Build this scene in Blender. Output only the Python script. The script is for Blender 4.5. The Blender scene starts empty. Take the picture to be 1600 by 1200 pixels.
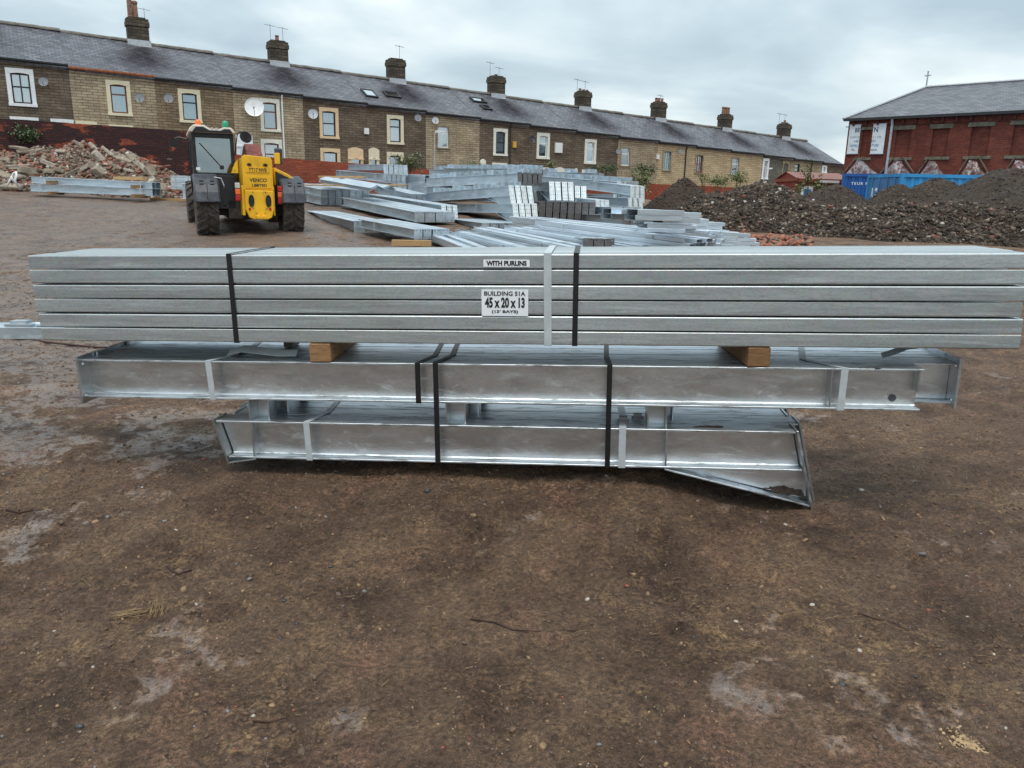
import bpy, bmesh, math, random
import numpy as np
from mathutils import Matrix, Vector

random.seed(7); RNG = np.random.default_rng(7)
scene = bpy.context.scene
col = scene.collection

# ------------------------------------------------------------------ camera
FPX = 1202.0; PITCH = math.radians(14.0); ROLL = 0.021; CAMZ = 1.6
F_ = np.array([0, math.cos(PITCH), -math.sin(PITCH)])
R0 = np.array([1., 0, 0]); U0 = np.array([0, math.sin(PITCH), math.cos(PITCH)])
R_ = math.cos(ROLL)*R0 + math.sin(ROLL)*U0
U_ = -math.sin(ROLL)*R0 + math.cos(ROLL)*U0
C_ = np.array([0, 0, CAMZ])
cam = bpy.data.cameras.new("camera"); co = bpy.data.objects.new("camera", cam); col.objects.link(co)
cam.sensor_width = 36; cam.lens = FPX/1600*36; cam.clip_start = 0.05; cam.clip_end = 3000
M = Matrix.Identity(4)
for i in range(3):
    M[i][0] = R_[i]; M[i][1] = U_[i]; M[i][2] = -F_[i]; M[i][3] = C_[i]
co.matrix_world = M
scene.camera = co

# ------------------------------------------------------------------ light
SUN_EL, SUN_AZ = 70, 190      # veiled by cloud, high and a little behind the camera
w = bpy.data.worlds.new("World"); scene.world = w; w.use_nodes = True
nt = w.node_tree; nt.nodes.clear()
def N(nt, t, **kw):
    n = nt.nodes.new(t)
    for k, v in kw.items():
        if k in n.inputs.keys() if isinstance(k, str) else False: n.inputs[k].default_value = v
        else: setattr(n, k, v)
    return n
out = nt.nodes.new('ShaderNodeOutputWorld'); bg = nt.nodes.new('ShaderNodeBackground')
sky = nt.nodes.new('ShaderNodeTexSky'); sky.sky_type = 'NISHITA'; sky.sun_disc = False
sky.sun_elevation = math.radians(SUN_EL); sky.sun_rotation = math.radians(SUN_AZ)
sky.air_density = 1.2; sky.dust_density = 2.0
tc = nt.nodes.new('ShaderNodeTexCoord')
sep = nt.nodes.new('ShaderNodeSeparateXYZ'); nt.links.new(tc.outputs['Generated'], sep.inputs[0])
def math_(nt, op, a, b=None, c=None, clamp=False):
    n = nt.nodes.new('ShaderNodeMath'); n.operation = op; n.use_clamp = clamp
    for i, v in enumerate((a, b, c)):
        if v is None: continue
        if isinstance(v, (int, float)): n.inputs[i].default_value = v
        else: nt.links.new(v, n.inputs[i])
    return n.outputs[0]
den = math_(nt, 'ADD', math_(nt, 'MAXIMUM', sep.outputs[2], 0.0), 0.22)
cmb = nt.nodes.new('ShaderNodeCombineXYZ')
nt.links.new(math_(nt, 'DIVIDE', sep.outputs[0], den), cmb.inputs[0])
nt.links.new(math_(nt, 'DIVIDE', sep.outputs[1], den), cmb.inputs[1])
def tex_noise(nt, vec, scale, detail=4, rough=0.5, dist=0.0):
    n = nt.nodes.new('ShaderNodeTexNoise'); n.inputs['Scale'].default_value = scale
    n.inputs['Detail'].default_value = detail; n.inputs['Roughness'].default_value = rough
    n.inputs['Distortion'].default_value = dist
    if vec is not None: nt.links.new(vec, n.inputs['Vector'])
    return n.outputs['Fac']
def ramp(nt, fac, stops, interp='LINEAR'):
    n = nt.nodes.new('ShaderNodeValToRGB'); cr = n.color_ramp; cr.interpolation = interp
    while len(cr.elements) < len(stops): cr.elements.new(0.5)
    for e, (p, c) in zip(cr.elements, stops):
        e.position = p; e.color = (c[0], c[1], c[2], 1) if len(c) == 3 else c
    nt.links.new(fac, n.inputs[0]); return n.outputs[0]
def g(v): return (v, v, v)
n1 = tex_noise(nt, cmb.outputs[0], 0.85, 6, 0.5, 0.5)
n2 = tex_noise(nt, cmb.outputs[0], 1.9, 4, 0.5, 0.2)
mixn = math_(nt, 'ADD', math_(nt, 'MULTIPLY', n1, 0.72), math_(nt, 'MULTIPLY', n2, 0.28))
# cloud radiance before the 0.1 strength of the background
cl = ramp(nt, mixn, [(0.38, (3.3, 4.15, 4.7)), (0.46, (4.1, 5.0, 5.5)), (0.52, (5.1, 5.9, 6.2)), (0.58, (6.3, 6.95, 7.1)), (0.66, (7.4, 7.8, 7.8))])
zen = nt.nodes.new('ShaderNodeVectorMath'); zen.operation = 'SCALE'      # an overcast sky is brighter overhead than at the horizon
nt.links.new(cl, zen.inputs[0]); nt.links.new(math_(nt, 'MULTIPLY_ADD', math_(nt, 'MAXIMUM', sep.outputs[2], 0.0), 0.6, 0.95), zen.inputs['Scale']); cl = zen.outputs[0]
mx = nt.nodes.new('ShaderNodeMixRGB'); mx.blend_type = 'MIX'
thin = ramp(nt, tex_noise(nt, cmb.outputs[0], 0.4, 3, 0.5, 0.2), [(0.42, g(0.88)), (0.7, g(0.99))])
nt.links.new(thin, mx.inputs[0]); nt.links.new(sky.outputs[0], mx.inputs[1]); nt.links.new(cl, mx.inputs[2])
nt.links.new(mx.outputs[0], bg.inputs[0]); bg.inputs[1].default_value = 0.1
nt.links.new(bg.outputs[0], out.inputs[0])

sl = bpy.data.lights.new("sun", 'SUN'); sl.energy = 1.5; sl.angle = math.radians(24); sl.color = (1, 0.96, 0.9)
so = bpy.data.objects.new("sun", sl); col.objects.link(so)
az = math.radians(SUN_AZ); el = math.radians(SUN_EL)
sdir = Vector((math.sin(az)*math.cos(el), math.cos(az)*math.cos(el), math.sin(el)))
so.rotation_euler = sdir.to_track_quat('Z', 'Y').to_euler()
scene.view_settings.view_transform = 'Standard'; scene.view_settings.look = 'None'
scene.view_settings.exposure = 0.55; scene.view_settings.gamma = 1.0
scene.view_settings.use_curve_mapping = False
scene.render.engine = 'CYCLES'; scene.cycles.max_bounces = 6; scene.cycles.transparent_max_bounces = 8

# ------------------------------------------------------------------ rays through the picture
def ray(x, y): return F_ + (x-800)/FPX*R_ - (y-600)/FPX*U_
def atY(x, y, Y):
    r = ray(x, y); return C_ + r*(Y/r[1])
def onplane(x, y, P0, n):
    r = ray(x, y); return C_ + r*(((P0-C_)@n)/(r@n))

# ------------------------------------------------------------------ object helpers
W = {}
def _link(o, Mw, parent=None):
    col.objects.link(o)
    if parent is not None:
        o.parent = parent; o.matrix_basis = W[parent.name].inverted() @ Mw
    else: o.matrix_basis = Mw
    W[o.name] = Mw.copy()
    return o
def T(v): return Matrix.Translation(Vector([float(a) for a in v]))
def frame(o, ex, ey, ez):
    m = Matrix.Identity(4)
    for i in range(3):
        m[i][0] = ex[i]; m[i][1] = ey[i]; m[i][2] = ez[i]; m[i][3] = o[i]
    return m
def tag(o, label=None, cat=None, group=None, kind=None):
    if label: o['label'] = label
    if cat: o['category'] = cat
    if group: o['group'] = group
    if kind: o['kind'] = kind
    return o
def empty(name, Mw, label, cat, group=None, parent=None):
    o = bpy.data.objects.new(name, None); o.empty_display_size = 0.2
    _link(o, Mw, parent); return tag(o, label, cat, group)

class MB:
    def __init__(s): s.v = []; s.f = []; s.m = []; s.mats = []
    def mi(s, mat):
        if mat is None: return 0
        if mat not in s.mats: s.mats.append(mat)
        return s.mats.index(mat)
    def add(s, vs, fs, mat=None):
        b = len(s.v); s.v += [tuple(float(c) for c in v) for v in vs]
        k = s.mi(mat)
        for f in fs: s.f.append(tuple(b+i for i in f)); s.m.append(k)
        return s
    def box(s, x0, x1, y0, y1, z0, z1, mat=None, Mx=None):
        vs = [(x, y, z) for z in (z0, z1) for y in (y0, y1) for x in (x0, x1)]
        if Mx is not None: vs = [tuple(Mx @ Vector(v)) for v in vs]
        return s.add(vs, [(0,2,3,1),(4,5,7,6),(0,1,5,4),(2,6,7,3),(0,4,6,2),(1,3,7,5)], mat)
    def prism(s, prof, x0, x1, mat=None, Mx=None, axis='x'):
        """closed profile in the two other axes, swept along axis"""
        n = len(prof)
        if axis == 'x': vs = [(x, p, q) for x in (x0, x1) for p, q in prof]
        elif axis == 'y': vs = [(p, x, q) for x in (x0, x1) for p, q in prof]
        else: vs = [(p, q, x) for x in (x0, x1) for p, q in prof]
        if Mx is not None: vs = [tuple(Mx @ Vector(v)) for v in vs]
        fs = [(i, (i+1) % n, n+(i+1) % n, n+i) for i in range(n)]
        fs += [tuple(range(n-1, -1, -1)), tuple(range(n, 2*n))]
        return s.add(vs, fs, mat)
    def tube(s, pts, r, seg=8, mat=None, r2=None):
        pts = [np.array(p, float) for p in pts]; n = len(pts); vs = []
        for i, p in enumerate(pts):
            t = pts[min(i+1, n-1)]-pts[max(i-1, 0)]; t /= max(1e-9, np.linalg.norm(t))
            a = np.array([0, 0, 1.]) if abs(t[2]) < 0.9 else np.array([1., 0, 0])
            u = np.cross(t, a); u /= np.linalg.norm(u); v = np.cross(t, u)
            rr = r if r2 is None else r+(r2-r)*i/(n-1)
            for k in range(seg):
                an = 2*math.pi*k/seg; vs.append(p+rr*(u*math.cos(an)+v*math.sin(an)))
        fs = [(i*seg+k, i*seg+(k+1) % seg, (i+1)*seg+(k+1) % seg, (i+1)*seg+k) for i in range(n-1) for k in range(seg)]
        fs += [tuple(range(seg-1, -1, -1)), tuple((n-1)*seg+k for k in range(seg))]
        return s.add(vs, fs, mat)
    def lathe(s, prof, seg=24, mat=None, Mx=None):
        """(radius, height) profile round local Z"""
        vs = []
        for r, h in prof:
            for k in range(seg):
                a = 2*math.pi*k/seg; vs.append((r*math.cos(a), r*math.sin(a), h))
        if Mx is not None: vs = [tuple(Mx @ Vector(v)) for v in vs]
        n = len(prof)
        fs = [(i*seg+k, i*seg+(k+1) % seg, (i+1)*seg+(k+1) % seg, (i+1)*seg+k) for i in range(n-1) for k in range(seg)]
        fs += [tuple(range(seg-1, -1, -1)), tuple((n-1)*seg+k for k in range(seg))]
        return s.add(vs, fs, mat)
    def mesh(s, name, mat=None):
        me = bpy.data.meshes.new(name); me.from_pydata(s.v, [], s.f)
        for m in (s.mats or [mat]): me.materials.append(m)
        if len(s.mats) > 1: me.polygons.foreach_set('material_index', s.m)
        bm = bmesh.new(); bm.from_mesh(me); bmesh.ops.recalc_face_normals(bm, faces=bm.faces); bm.to_mesh(me); bm.free()
        return me
    def obj(s, name, Mw, parent=None, mat=None, smooth=False):
        o = bpy.data.objects.new(name, s.mesh(name, mat)); _link(o, Mw, parent)
        if smooth:
            for p in o.data.polygons: p.use_smooth = True
        return o
def inst(name, me, Mw, parent=None):
    return _link(bpy.data.objects.new(name, me), Mw, parent)
def bevel(o, wd=0.0012, seg=1):
    b = o.modifiers.new('b', 'BEVEL'); b.width = wd; b.segments = seg; b.limit_method = 'ANGLE'; b.angle_limit = 0.7
    return o

# ------------------------------------------------------------------ noise for meshes
def _hash(ix, iy, seed):
    h = (ix.astype(np.int64)*374761393 + iy.astype(np.int64)*668265263 + seed*974634777) & 0xffffffff
    h = ((h ^ (h >> 13))*1274126177) & 0xffffffff
    return ((h ^ (h >> 16)) & 0xffff)/65535.0
def vnoise(x, y, seed=0):
    x = np.asarray(x, float); y = np.asarray(y, float)
    ix = np.floor(x); iy = np.floor(y); fx = x-ix; fy = y-iy
    fx = fx*fx*(3-2*fx); fy = fy*fy*(3-2*fy)
    a = _hash(ix, iy, seed); b = _hash(ix+1, iy, seed); c = _hash(ix, iy+1, seed); d = _hash(ix+1, iy+1, seed)
    return (a*(1-fx)+b*fx)*(1-fy)+(c*(1-fx)+d*fx)*fy
def fbm(x, y, oct=4, seed=0, gain=0.5):
    t = 0; amp = 1; s = 0
    for i in range(oct):
        t = t+amp*vnoise(x*2**i+17*i, y*2**i-9*i, seed+i); s += amp; amp *= gain
    return t/s
def sstep(a, b, x):
    t = np.clip((np.asarray(x, float)-a)/(b-a), 0, 1); return t*t*(3-2*t)

# ------------------------------------------------------------------ materials
def new_mat(name):
    m = bpy.data.materials.new(name); m.use_nodes = True; t = m.node_tree
    b = t.nodes['Principled BSDF']; return m, t, b
def mixc(t, fac, a, b, blend='MIX'):
    n = t.nodes.new('ShaderNodeMixRGB'); n.blend_type = blend
    for i, v in enumerate((fac, a, b)):
        if isinstance(v, (int, float)): n.inputs[i].default_value = v
        elif isinstance(v, tuple): n.inputs[i].default_value = (v[0], v[1], v[2], 1)
        else: t.links.new(v, n.inputs[i])
    return n.outputs[0]
def coords(t, kind='Object', scale=(1, 1, 1), rot=(0, 0, 0), rand=False):
    c = t.nodes.new('ShaderNodeTexCoord'); m = t.nodes.new('ShaderNodeMapping')
    m.inputs['Scale'].default_value = scale; m.inputs['Rotation'].default_value = rot
    if rand:
        oi = t.nodes.new('ShaderNodeObjectInfo'); k = t.nodes.new('ShaderNodeVectorMath'); k.operation = 'MULTIPLY_ADD'
        t.links.new(oi.outputs['Random'], k.inputs[0]); k.inputs[1].default_value = (37, 23, 51)
        t.links.new(c.outputs[kind], k.inputs[2]); t.links.new(k.outputs[0], m.inputs[0])
    else: t.links.new(c.outputs[kind], m.inputs[0])
    return m.outputs[0]
def bump(t, b, h, strength=0.3, dist=0.01, normal=None):
    n = t.nodes.new('ShaderNodeBump'); n.inputs['Strength'].default_value = strength; n.inputs['Distance'].default_value = dist
    t.links.new(h, n.inputs['Height'])
    if normal is not None: t.links.new(normal, n.inputs['Normal'])
    t.links.new(n.outputs[0], b.inputs['Normal']); return n.outputs[0]
def simple(name, c, rough=0.6, metal=0.0, var=0.12, scale=8, bmp=0.0, spec=0.5):
    m, t, b = new_mat(name)
    v = coords(t, rand=True); n = tex_noise(t, v, scale, 5, 0.6)
    b.inputs['Roughness'].default_value = rough; b.inputs['Metallic'].default_value = metal
    b.inputs['Specular IOR Level'].default_value = spec
    lo = tuple(max(0, x*(1-var*2)) for x in c); hi = tuple(min(1, x*(1+var*2)) for x in c)
    t.links.new(ramp(t, n, [(0.3, lo), (0.7, hi)]), b.inputs['Base Color'])
    if bmp: bump(t, b, n, bmp, 0.01)
    return m
def galv(name, base=(0.60, 0.64, 0.67), rough=0.34, streak=0.35, dull=0.25, stretch=0.12, metal=1.0, bm=0.05, scr=0.0, speck=0.0, grime=0.0, algae=0.0):
    """hot dip galvanised steel: metallic, spangled, with white-rust streaks that run along local X"""
    m, t, b = new_mat(name)
    v = coords(t, rand=True); vs = coords(t, scale=(stretch, 1, 1), rand=True)
    big = tex_noise(t, vs, 9, 5, 0.6, 0.4)
    fine = tex_noise(t, vs, 70, 5, 0.65)
    vo = t.nodes.new('ShaderNodeTexVoronoi'); vo.inputs['Scale'].default_value = 55; t.links.new(v, vo.inputs['Vector'])
    spang = vo.outputs['Color']
    c1 = mixc(t, ramp(t, big, [(0.35, g(0)), (0.7, g(1))]), tuple(x*0.80 for x in base), tuple(min(1, x*1.12) for x in base))
    c2 = mixc(t, 0.06, c1, spang, 'OVERLAY')
    st = ramp(t, fine, [(0.52, g(0)), (0.72, g(1))])
    stf = math_(t, 'MULTIPLY', st, streak)
    c3 = mixc(t, stf, c2, tuple(x*0.45 for x in base))
    oi_ = t.nodes.new('ShaderNodeObjectInfo'); hb = t.nodes.new('ShaderNodeCombineColor')
    for k_, lo_ in enumerate((0.88, 0.87, 0.84)): t.links.new(math_(t, 'MULTIPLY_ADD', oi_.outputs['Random'], 1.06-lo_, lo_), hb.inputs[k_])
    c3 = mixc(t, 1.0, c3, hb.outputs[0], 'MULTIPLY')
    if scr:      # scuffs: thin contour lines of a warped noise
        sn = tex_noise(t, coords(t, scale=(2.2, 5, 5), rot=(0, 0.5, 0), rand=True), 1.6, 3, 0.5, 2.2)
        ln_ = ramp(t, sn, [(0.485, g(0)), (0.50, g(1)), (0.515, g(0))]); mk = ramp(t, tex_noise(t, v, 3.0, 3, 0.6), [(0.46, g(0)), (0.6, g(1))])
        brk = ramp(t, tex_noise(t, v, 60, 3, 0.6), [(0.4, g(0)), (0.55, g(1))])
        scf = math_(t, 'MULTIPLY', math_(t, 'MULTIPLY', math_(t, 'MULTIPLY', ln_, mk), brk), scr)
        c3 = mixc(t, scf, c3, (0.92, 0.92, 0.92))
    if speck:
        sk = ramp(t, tex_noise(t, coords(t, scale=(0.35, 1, 1), rand=True), 190, 3, 0.7), [(0.50, g(0)), (0.66, g(1))])
        c3 = mixc(t, math_(t, 'MULTIPLY', sk, speck), c3, tuple(x*0.42 for x in base))
    if grime:
        gk = ramp(t, tex_noise(t, coords(t, scale=(0.16, 1, 1), rand=True), 34, 6, 0.72, 0.5), [(0.52, g(0)), (0.60, g(1))])
        c3 = mixc(t, math_(t, 'MULTIPLY', gk, grime), c3, (0.16, 0.16, 0.15))
    if algae:
        ak = ramp(t, tex_noise(t, coords(t, kind='Object', scale=(0.5, 1, 1)), 2.0, 3, 0.5), [(0.52, g(0)), (0.7, g(1))])
        c3 = mixc(t, math_(t, 'MULTIPLY', ak, algae), c3, (0.30, 0.40, 0.22))
    t.links.new(c3, b.inputs['Base Color'])
    white = ramp(t, tex_noise(t, vs, 22, 6, 0.7, 0.8), [(0.55, g(0)), (0.68, g(1))])
    b.inputs['Metallic'].default_value = metal
    t.links.new(math_(t, 'SUBTRACT', metal, math_(t, 'MULTIPLY', white, dull)), b.inputs['Metallic'])
    t.links.new(math_(t, 'ADD', math_(t, 'ADD', rough-0.07, math_(t, 'MULTIPLY', big, 0.14)), math_(t, 'MULTIPLY', white, 0.15)), b.inputs['Roughness'])
    bump(t, b, math_(t, 'ADD', tex_noise(t, v, 18, 3, 0.5), math_(t, 'MULTIPLY', fine, 0.3)), bm*4, 0.004)
    return m
def masonry(name, c1, c2, mortar, bw, bh, soot=0.3, mort=0.02, sootcol=(0.03, 0.026, 0.022), uvrot=None, relief=0.5, rough=0.9):
    """coursed stone or brick on a wall lying in local X/Z"""
    m, t, b = new_mat(name)
    tcn = t.nodes.new('ShaderNodeTexCoord'); sp = t.nodes.new('ShaderNodeSeparateXYZ'); cb = t.nodes.new('ShaderNodeCombineXYZ')
    t.links.new(tcn.outputs['Object'], sp.inputs[0])
    t.links.new(math_(t, 'ADD', sp.outputs[0], sp.outputs[1]), cb.inputs[0]); t.links.new(sp.outputs[2], cb.inputs[1])
    wob = tex_noise(t, cb.outputs[0], 3, 2, 0.5)
    dv = t.nodes.new('ShaderNodeVectorMath'); dv.operation = 'ADD'
    sc_ = t.nodes.new('ShaderNodeVectorMath'); sc_.operation = 'SCALE'; sc_.inputs['Scale'].default_value = 0.04
    t.links.new(wob, sc_.inputs[0]); t.links.new(cb.outputs[0], dv.inputs[0]); t.links.new(sc_.outputs[0], dv.inputs[1])
    br = t.nodes.new('ShaderNodeTexBrick'); t.links.new(dv.outputs[0], br.inputs['Vector'])
    br.inputs['Scale'].default_value = 1.0; br.inputs['Brick Width'].default_value = bw; br.inputs['Row Height'].default_value = bh
    br.inputs['Mortar Size'].default_value = bh*mort*6; br.inputs['Mortar Smooth'].default_value = 0.3; br.inputs['Bias'].default_value = 0.0
    br.inputs['Color1'].default_value = (*c1, 1); br.inputs['Color2'].default_value = (*c2, 1); br.inputs['Mortar'].default_value = (*mortar, 1)
    n = tex_noise(t, cb.outputs[0], 1.1, 6, 0.65); n2 = tex_noise(t, cb.outputs[0], 7, 5, 0.7)
    sf = math_(t, 'MULTIPLY', ramp(t, n, [(0.38, g(0)), (0.68, g(1))]), soot)
    c = mixc(t, sf, br.outputs['Color'], sootcol)
    c = mixc(t, 0.55, c, ramp(t, n2, [(0.25, g(0.35)), (0.75, g(0.68))]), 'OVERLAY')
    t.links.new(c, b.inputs['Base Color']); b.inputs['Roughness'].default_value = rough
    b.inputs['Specular IOR Level'].default_value = 0.25
    h = math_(t, 'ADD', math_(t, 'MULTIPLY', br.outputs['Fac'], -1.0), math_(t, 'MULTIPLY', n2, 0.8))
    bump(t, b, h, relief, 0.02)
    return m

MAT = {}
MAT['galv'] = galv('galvanised_steel')
MAT['galv_web'] = galv('galvanised_steel_web', (0.72, 0.73, 0.75), 0.37, 0.22, 0.3, 0.35, scr=0.8, speck=0.25, bm=0.07)
MAT['galv_top'] = galv('galvanised_steel_weathered', (0.74, 0.81, 0.88), 0.44, 0.45, 0.35, 0.07, grime=0.75, speck=0.2)
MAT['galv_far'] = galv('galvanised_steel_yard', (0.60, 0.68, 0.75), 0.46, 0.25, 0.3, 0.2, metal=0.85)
MAT['galv_plate_skylit'] = galv('galvanised_end_plate_skylit', (0.84, 0.89, 0.93), 0.55, 0.2, 0.3, 0.6, metal=0.5, speck=0.3)  # whiter copy for tall plates: sky light on tilted faces put into the colour
MAT['galv_dark'] = galv('galvanised_steel_dark', (0.22, 0.21, 0.215), 0.55, 0.4, 0.2, 0.5, metal=0.6, speck=0.5)  # shade on plates facing the ground painted into the colour; also dark clips
MAT['purlin'] = galv('pregalvanised_purlin', (0.60, 0.645, 0.66), 0.46, 0.4, 0.35, 0.05, speck=0.4, algae=0.08, grime=0.12)
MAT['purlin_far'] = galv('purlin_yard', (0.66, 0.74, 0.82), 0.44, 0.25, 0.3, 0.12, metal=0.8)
MAT['strap_black'] = simple('black_strap', (0.006, 0.006, 0.007), 0.45, var=0.2, scale=30)
MAT['strap_white'] = simple('white_strap', (0.52, 0.56, 0.58), 0.45, 0.3, 0.05, 20)
MAT['paper'] = simple('paper', (0.8, 0.82, 0.85), 0.55, var=0.02)
MAT['ink'] = simple('ink', (0.01, 0.01, 0.012), 0.6, var=0.0)
MAT['rust'] = simple('rusty_bar', (0.045, 0.02, 0.014), 0.8, var=0.3, scale=20, bmp=0.4)
def wood(name, c):
    m, t, b = new_mat(name)
    v = coords(t, scale=(1.2, 1.2, 7), rand=True)
    n = tex_noise(t, v, 14, 6, 0.65, 1.2)
    t.links.new(ramp(t, n, [(0.3, tuple(x*0.45 for x in c)), (0.5, c), (0.7, tuple(min(1, x*1.35) for x in c))]), b.inputs['Base Color'])
    b.inputs['Roughness'].default_value = 0.75; bump(t, b, n, 0.4, 0.004); return m
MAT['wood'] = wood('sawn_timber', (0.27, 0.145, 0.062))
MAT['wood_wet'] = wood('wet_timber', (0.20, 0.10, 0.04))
MAT['wood_pale'] = wood('pale_timber', (0.42, 0.26, 0.12))

# mud: one material for the whole yard
def mud():
    m, t, b = new_mat('wet_mud')
    v = coords(t)
    L = t.links
    big = tex_noise(t, v, 0.55, 5, 0.55, 0.3); med = tex_noise(t, v, 2.6, 6, 0.6, 0.4)
    sm = tex_noise(t, v, 11, 7, 0.65, 0.3); fine = tex_noise(t, v, 60, 6, 0.7); grit = tex_noise(t, v, 220, 4, 0.7)
    base = ramp(t, med, [(0.28, (0.074, 0.041, 0.026)), (0.45, (0.150, 0.088, 0.055)), (0.58, (0.22, 0.134, 0.084)), (0.74, (0.29, 0.185, 0.112))])
    # ochre sandy grit pressed into the surface
    och = math_(t, 'MULTIPLY', ramp(t, sm, [(0.45, g(0)), (0.64, g(1))]), ramp(t, tex_noise(t, v, 1.3, 4, 0.6, 0.5), [(0.4, g(0.15)), (0.62, g(1))]))
    och = math_(t, 'MULTIPLY', och, ramp(t, fine, [(0.4, g(0.1)), (0.6, g(1))]))
    c = mixc(t, math_(t, 'MULTIPLY', och, 0.95), base, (0.40, 0.245, 0.125))
    red = math_(t, 'MULTIPLY', ramp(t, tex_noise(t, v, 1.7, 5, 0.6, 0.9), [(0.56, g(0)), (0.7, g(1))]), ramp(t, fine, [(0.35, g(0.2)), (0.65, g(1))]))
    c = mixc(t, math_(t, 'MULTIPLY', red, 0.75), c, (0.40, 0.20, 0.13))
    # rare bright straw yellow spots
    ye = ramp(t, tex_noise(t, v, 3.1, 4, 0.6, 0.6), [(0.70, g(0)), (0.76, g(1))])
    c = mixc(t, math_(t, 'MULTIPLY', math_(t, 'MULTIPLY', ye, ramp(t, sm, [(0.45, g(0)), (0.6, g(1))])), 0.8), c, (0.45, 0.29, 0.10))
    # grit speckle
    c = mixc(t, 0.75, c, ramp(t, fine, [(0.30, g(0.12)), (0.5, g(0.5)), (0.70, g(0.88))]), 'OVERLAY')
    c = mixc(t, 0.75, c, ramp(t, grit, [(0.3, g(0.15)), (0.7, g(0.85))]), 'OVERLAY')
    midg = tex_noise(t, v, 28, 6, 0.72, 0.4)
    c = mixc(t, 0.6, c, ramp(t, midg, [(0.32, g(0.2)), (0.68, g(0.8))]), 'OVERLAY')
    vo = t.nodes.new('ShaderNodeTexVoronoi'); vo.inputs['Scale'].default_value = 95; L.new(v, vo.inputs['Vector'])
    vo2 = t.nodes.new('ShaderNodeSeparateColor'); L.new(vo.outputs['Color'], vo2.inputs[0])
    spk = math_(t, 'MULTIPLY', ramp(t, vo.outputs['Distance'], [(0.16, g(1)), (0.30, g(0))]), ramp(t, vo2.outputs[0], [(0.86, g(0)), (0.9, g(1))], 'LINEAR'))
    c = mixc(t, math_(t, 'MULTIPLY', spk, 0.6), c, (0.40, 0.34, 0.27))
    # wetness: smooth slicks, most of them on the left hand side of the yard
    sp = t.nodes.new('ShaderNodeSeparateXYZ'); L.new(v, sp.inputs[0])
    left = math_(t, 'MULTIPLY', math_(t, 'MULTIPLY_ADD', sp.outputs[0], -0.28, -0.15, clamp=True), math_(t, 'MULTIPLY_ADD', sp.outputs[1], 0.5, -0.9, clamp=True))
    wn = math_(t, 'ADD', math_(t, 'MULTIPLY', tex_noise(t, v, 1.5, 6, 0.62, 0.6), 0.75), math_(t, 'MULTIPLY', sm, 0.25))
    wn = math_(t, 'ADD', math_(t, 'SUBTRACT', wn, 0.022), math_(t, 'MULTIPLY', left, 0.185))
    wet = ramp(t, wn, [(0.56, g(0)), (0.615, g(1))])
    wet = math_(t, 'MULTIPLY', wet, ramp(t, sm, [(0.38, g(0.1)), (0.55, g(1))]))
    wet = math_(t, 'MULTIPLY', wet, ramp(t, midg, [(0.36, g(0.15)), (0.52, g(1))]))
    c = mixc(t, math_(t, 'MULTIPLY', wet, 0.72), c, (0.078, 0.066, 0.064))
    L.new(c, b.inputs['Base Color'])
    L.new(math_(t, 'SUBTRACT', 0.72, math_(t, 'MULTIPLY', wet, 0.46)), b.inputs['Roughness'])
    L.new(math_(t, 'MULTIPLY_ADD', wet, 0.75, 0.36), b.inputs['Specular IOR Level'])
    h = math_(t, 'ADD', math_(t, 'MULTIPLY', sm, 1.6), math_(t, 'MULTIPLY', fine, 1.4))
    h = math_(t, 'ADD', math_(t, 'ADD', h, math_(t, 'MULTIPLY', midg, 1.1)), math_(t, 'MULTIPLY', grit, 0.35))
    bn = t.nodes.new('ShaderNodeBump'); bn.inputs['Distance'].default_value = 0.042
    L.new(math_(t, 'SUBTRACT', 0.95, math_(t, 'MULTIPLY', wet, 0.66)), bn.inputs['Strength'])
    L.new(h, bn.inputs['Height']); L.new(bn.outputs[0], b.inputs['Normal'])
    return m
MAT['mud'] = mud()

# ------------------------------------------------------------------ ground
E1 = np.array([0.99529539, -0.09210106, 0.03007457]); E2 = np.array([0.09214274, 0.99574581, 0.]); E3 = np.array([-0.02994663, 0.00277115, 0.99954766])
OS = np.array([0.03981507, 3.62254822, 0.0])          # foot of the strapped stack, front face
def gbase(x, y):
    x = np.asarray(x, float); y = np.asarray(y, float)
    near = 0.045 + 0.03*np.clip(x, -3, 3)*(1-sstep(5, 9, y)) + 0.150*sstep(2.7, 3.7, y)*(1-0.95*sstep(0.5, 1.3, x-0.25*(y-3.6)))*(1-0.6*sstep(5, 9, y))
    up = 0.05*np.clip(y-6, 0, 26)
    right = 1-0.75*sstep(5, 13, x)*sstep(17, 24, y)
    return near+up*right
def gnoise(x, y):
    f = 1/(1+0.12*np.clip(y-4, 0, 60))
    big = (fbm(x*0.5, y*0.5, 3, 3)-0.5)*0.10*sstep(0, 3, np.abs(y-3.8))
    med = (fbm(x*1.9+5, y*2.3, 4, 11)-0.5)*0.055
    rut = (fbm(x*0.35+y*0.15, y*3.2, 3, 23)-0.5)*0.05*sstep(4.5, 8, y)
    small = (fbm(x*13, y*15, 4, 31, 0.6)-0.5)*0.027
    cl = np.clip(vnoise(x*22, y*24, 41)-0.66, 0, 1)*0.035*sstep(0.45, 0.62, fbm(x*1.4, y*1.4, 3, 50))
    u = x*0.80+y*0.60; v_ = -x*0.60+y*0.80          # old wheel tracks running away to the right
    trk = (fbm(u*0.9, v_*6.5, 4, 71, 0.6)-0.5)*0.075*sstep(0.9, 2.4, x+0.3*(y-3))*(1-sstep(9, 14, y))
    lump = np.clip(fbm(x*6.5, y*7.5, 3, 83)-0.55, 0, 1)*0.10*sstep(0.4, 0.6, fbm(x*0.8+9, y*0.8, 3, 90))
    return big+med+rut+(trk+lump)*f+small*(0.5+fbm(x*0.9, y*0.9, 2, 60))*f+cl*f
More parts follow.
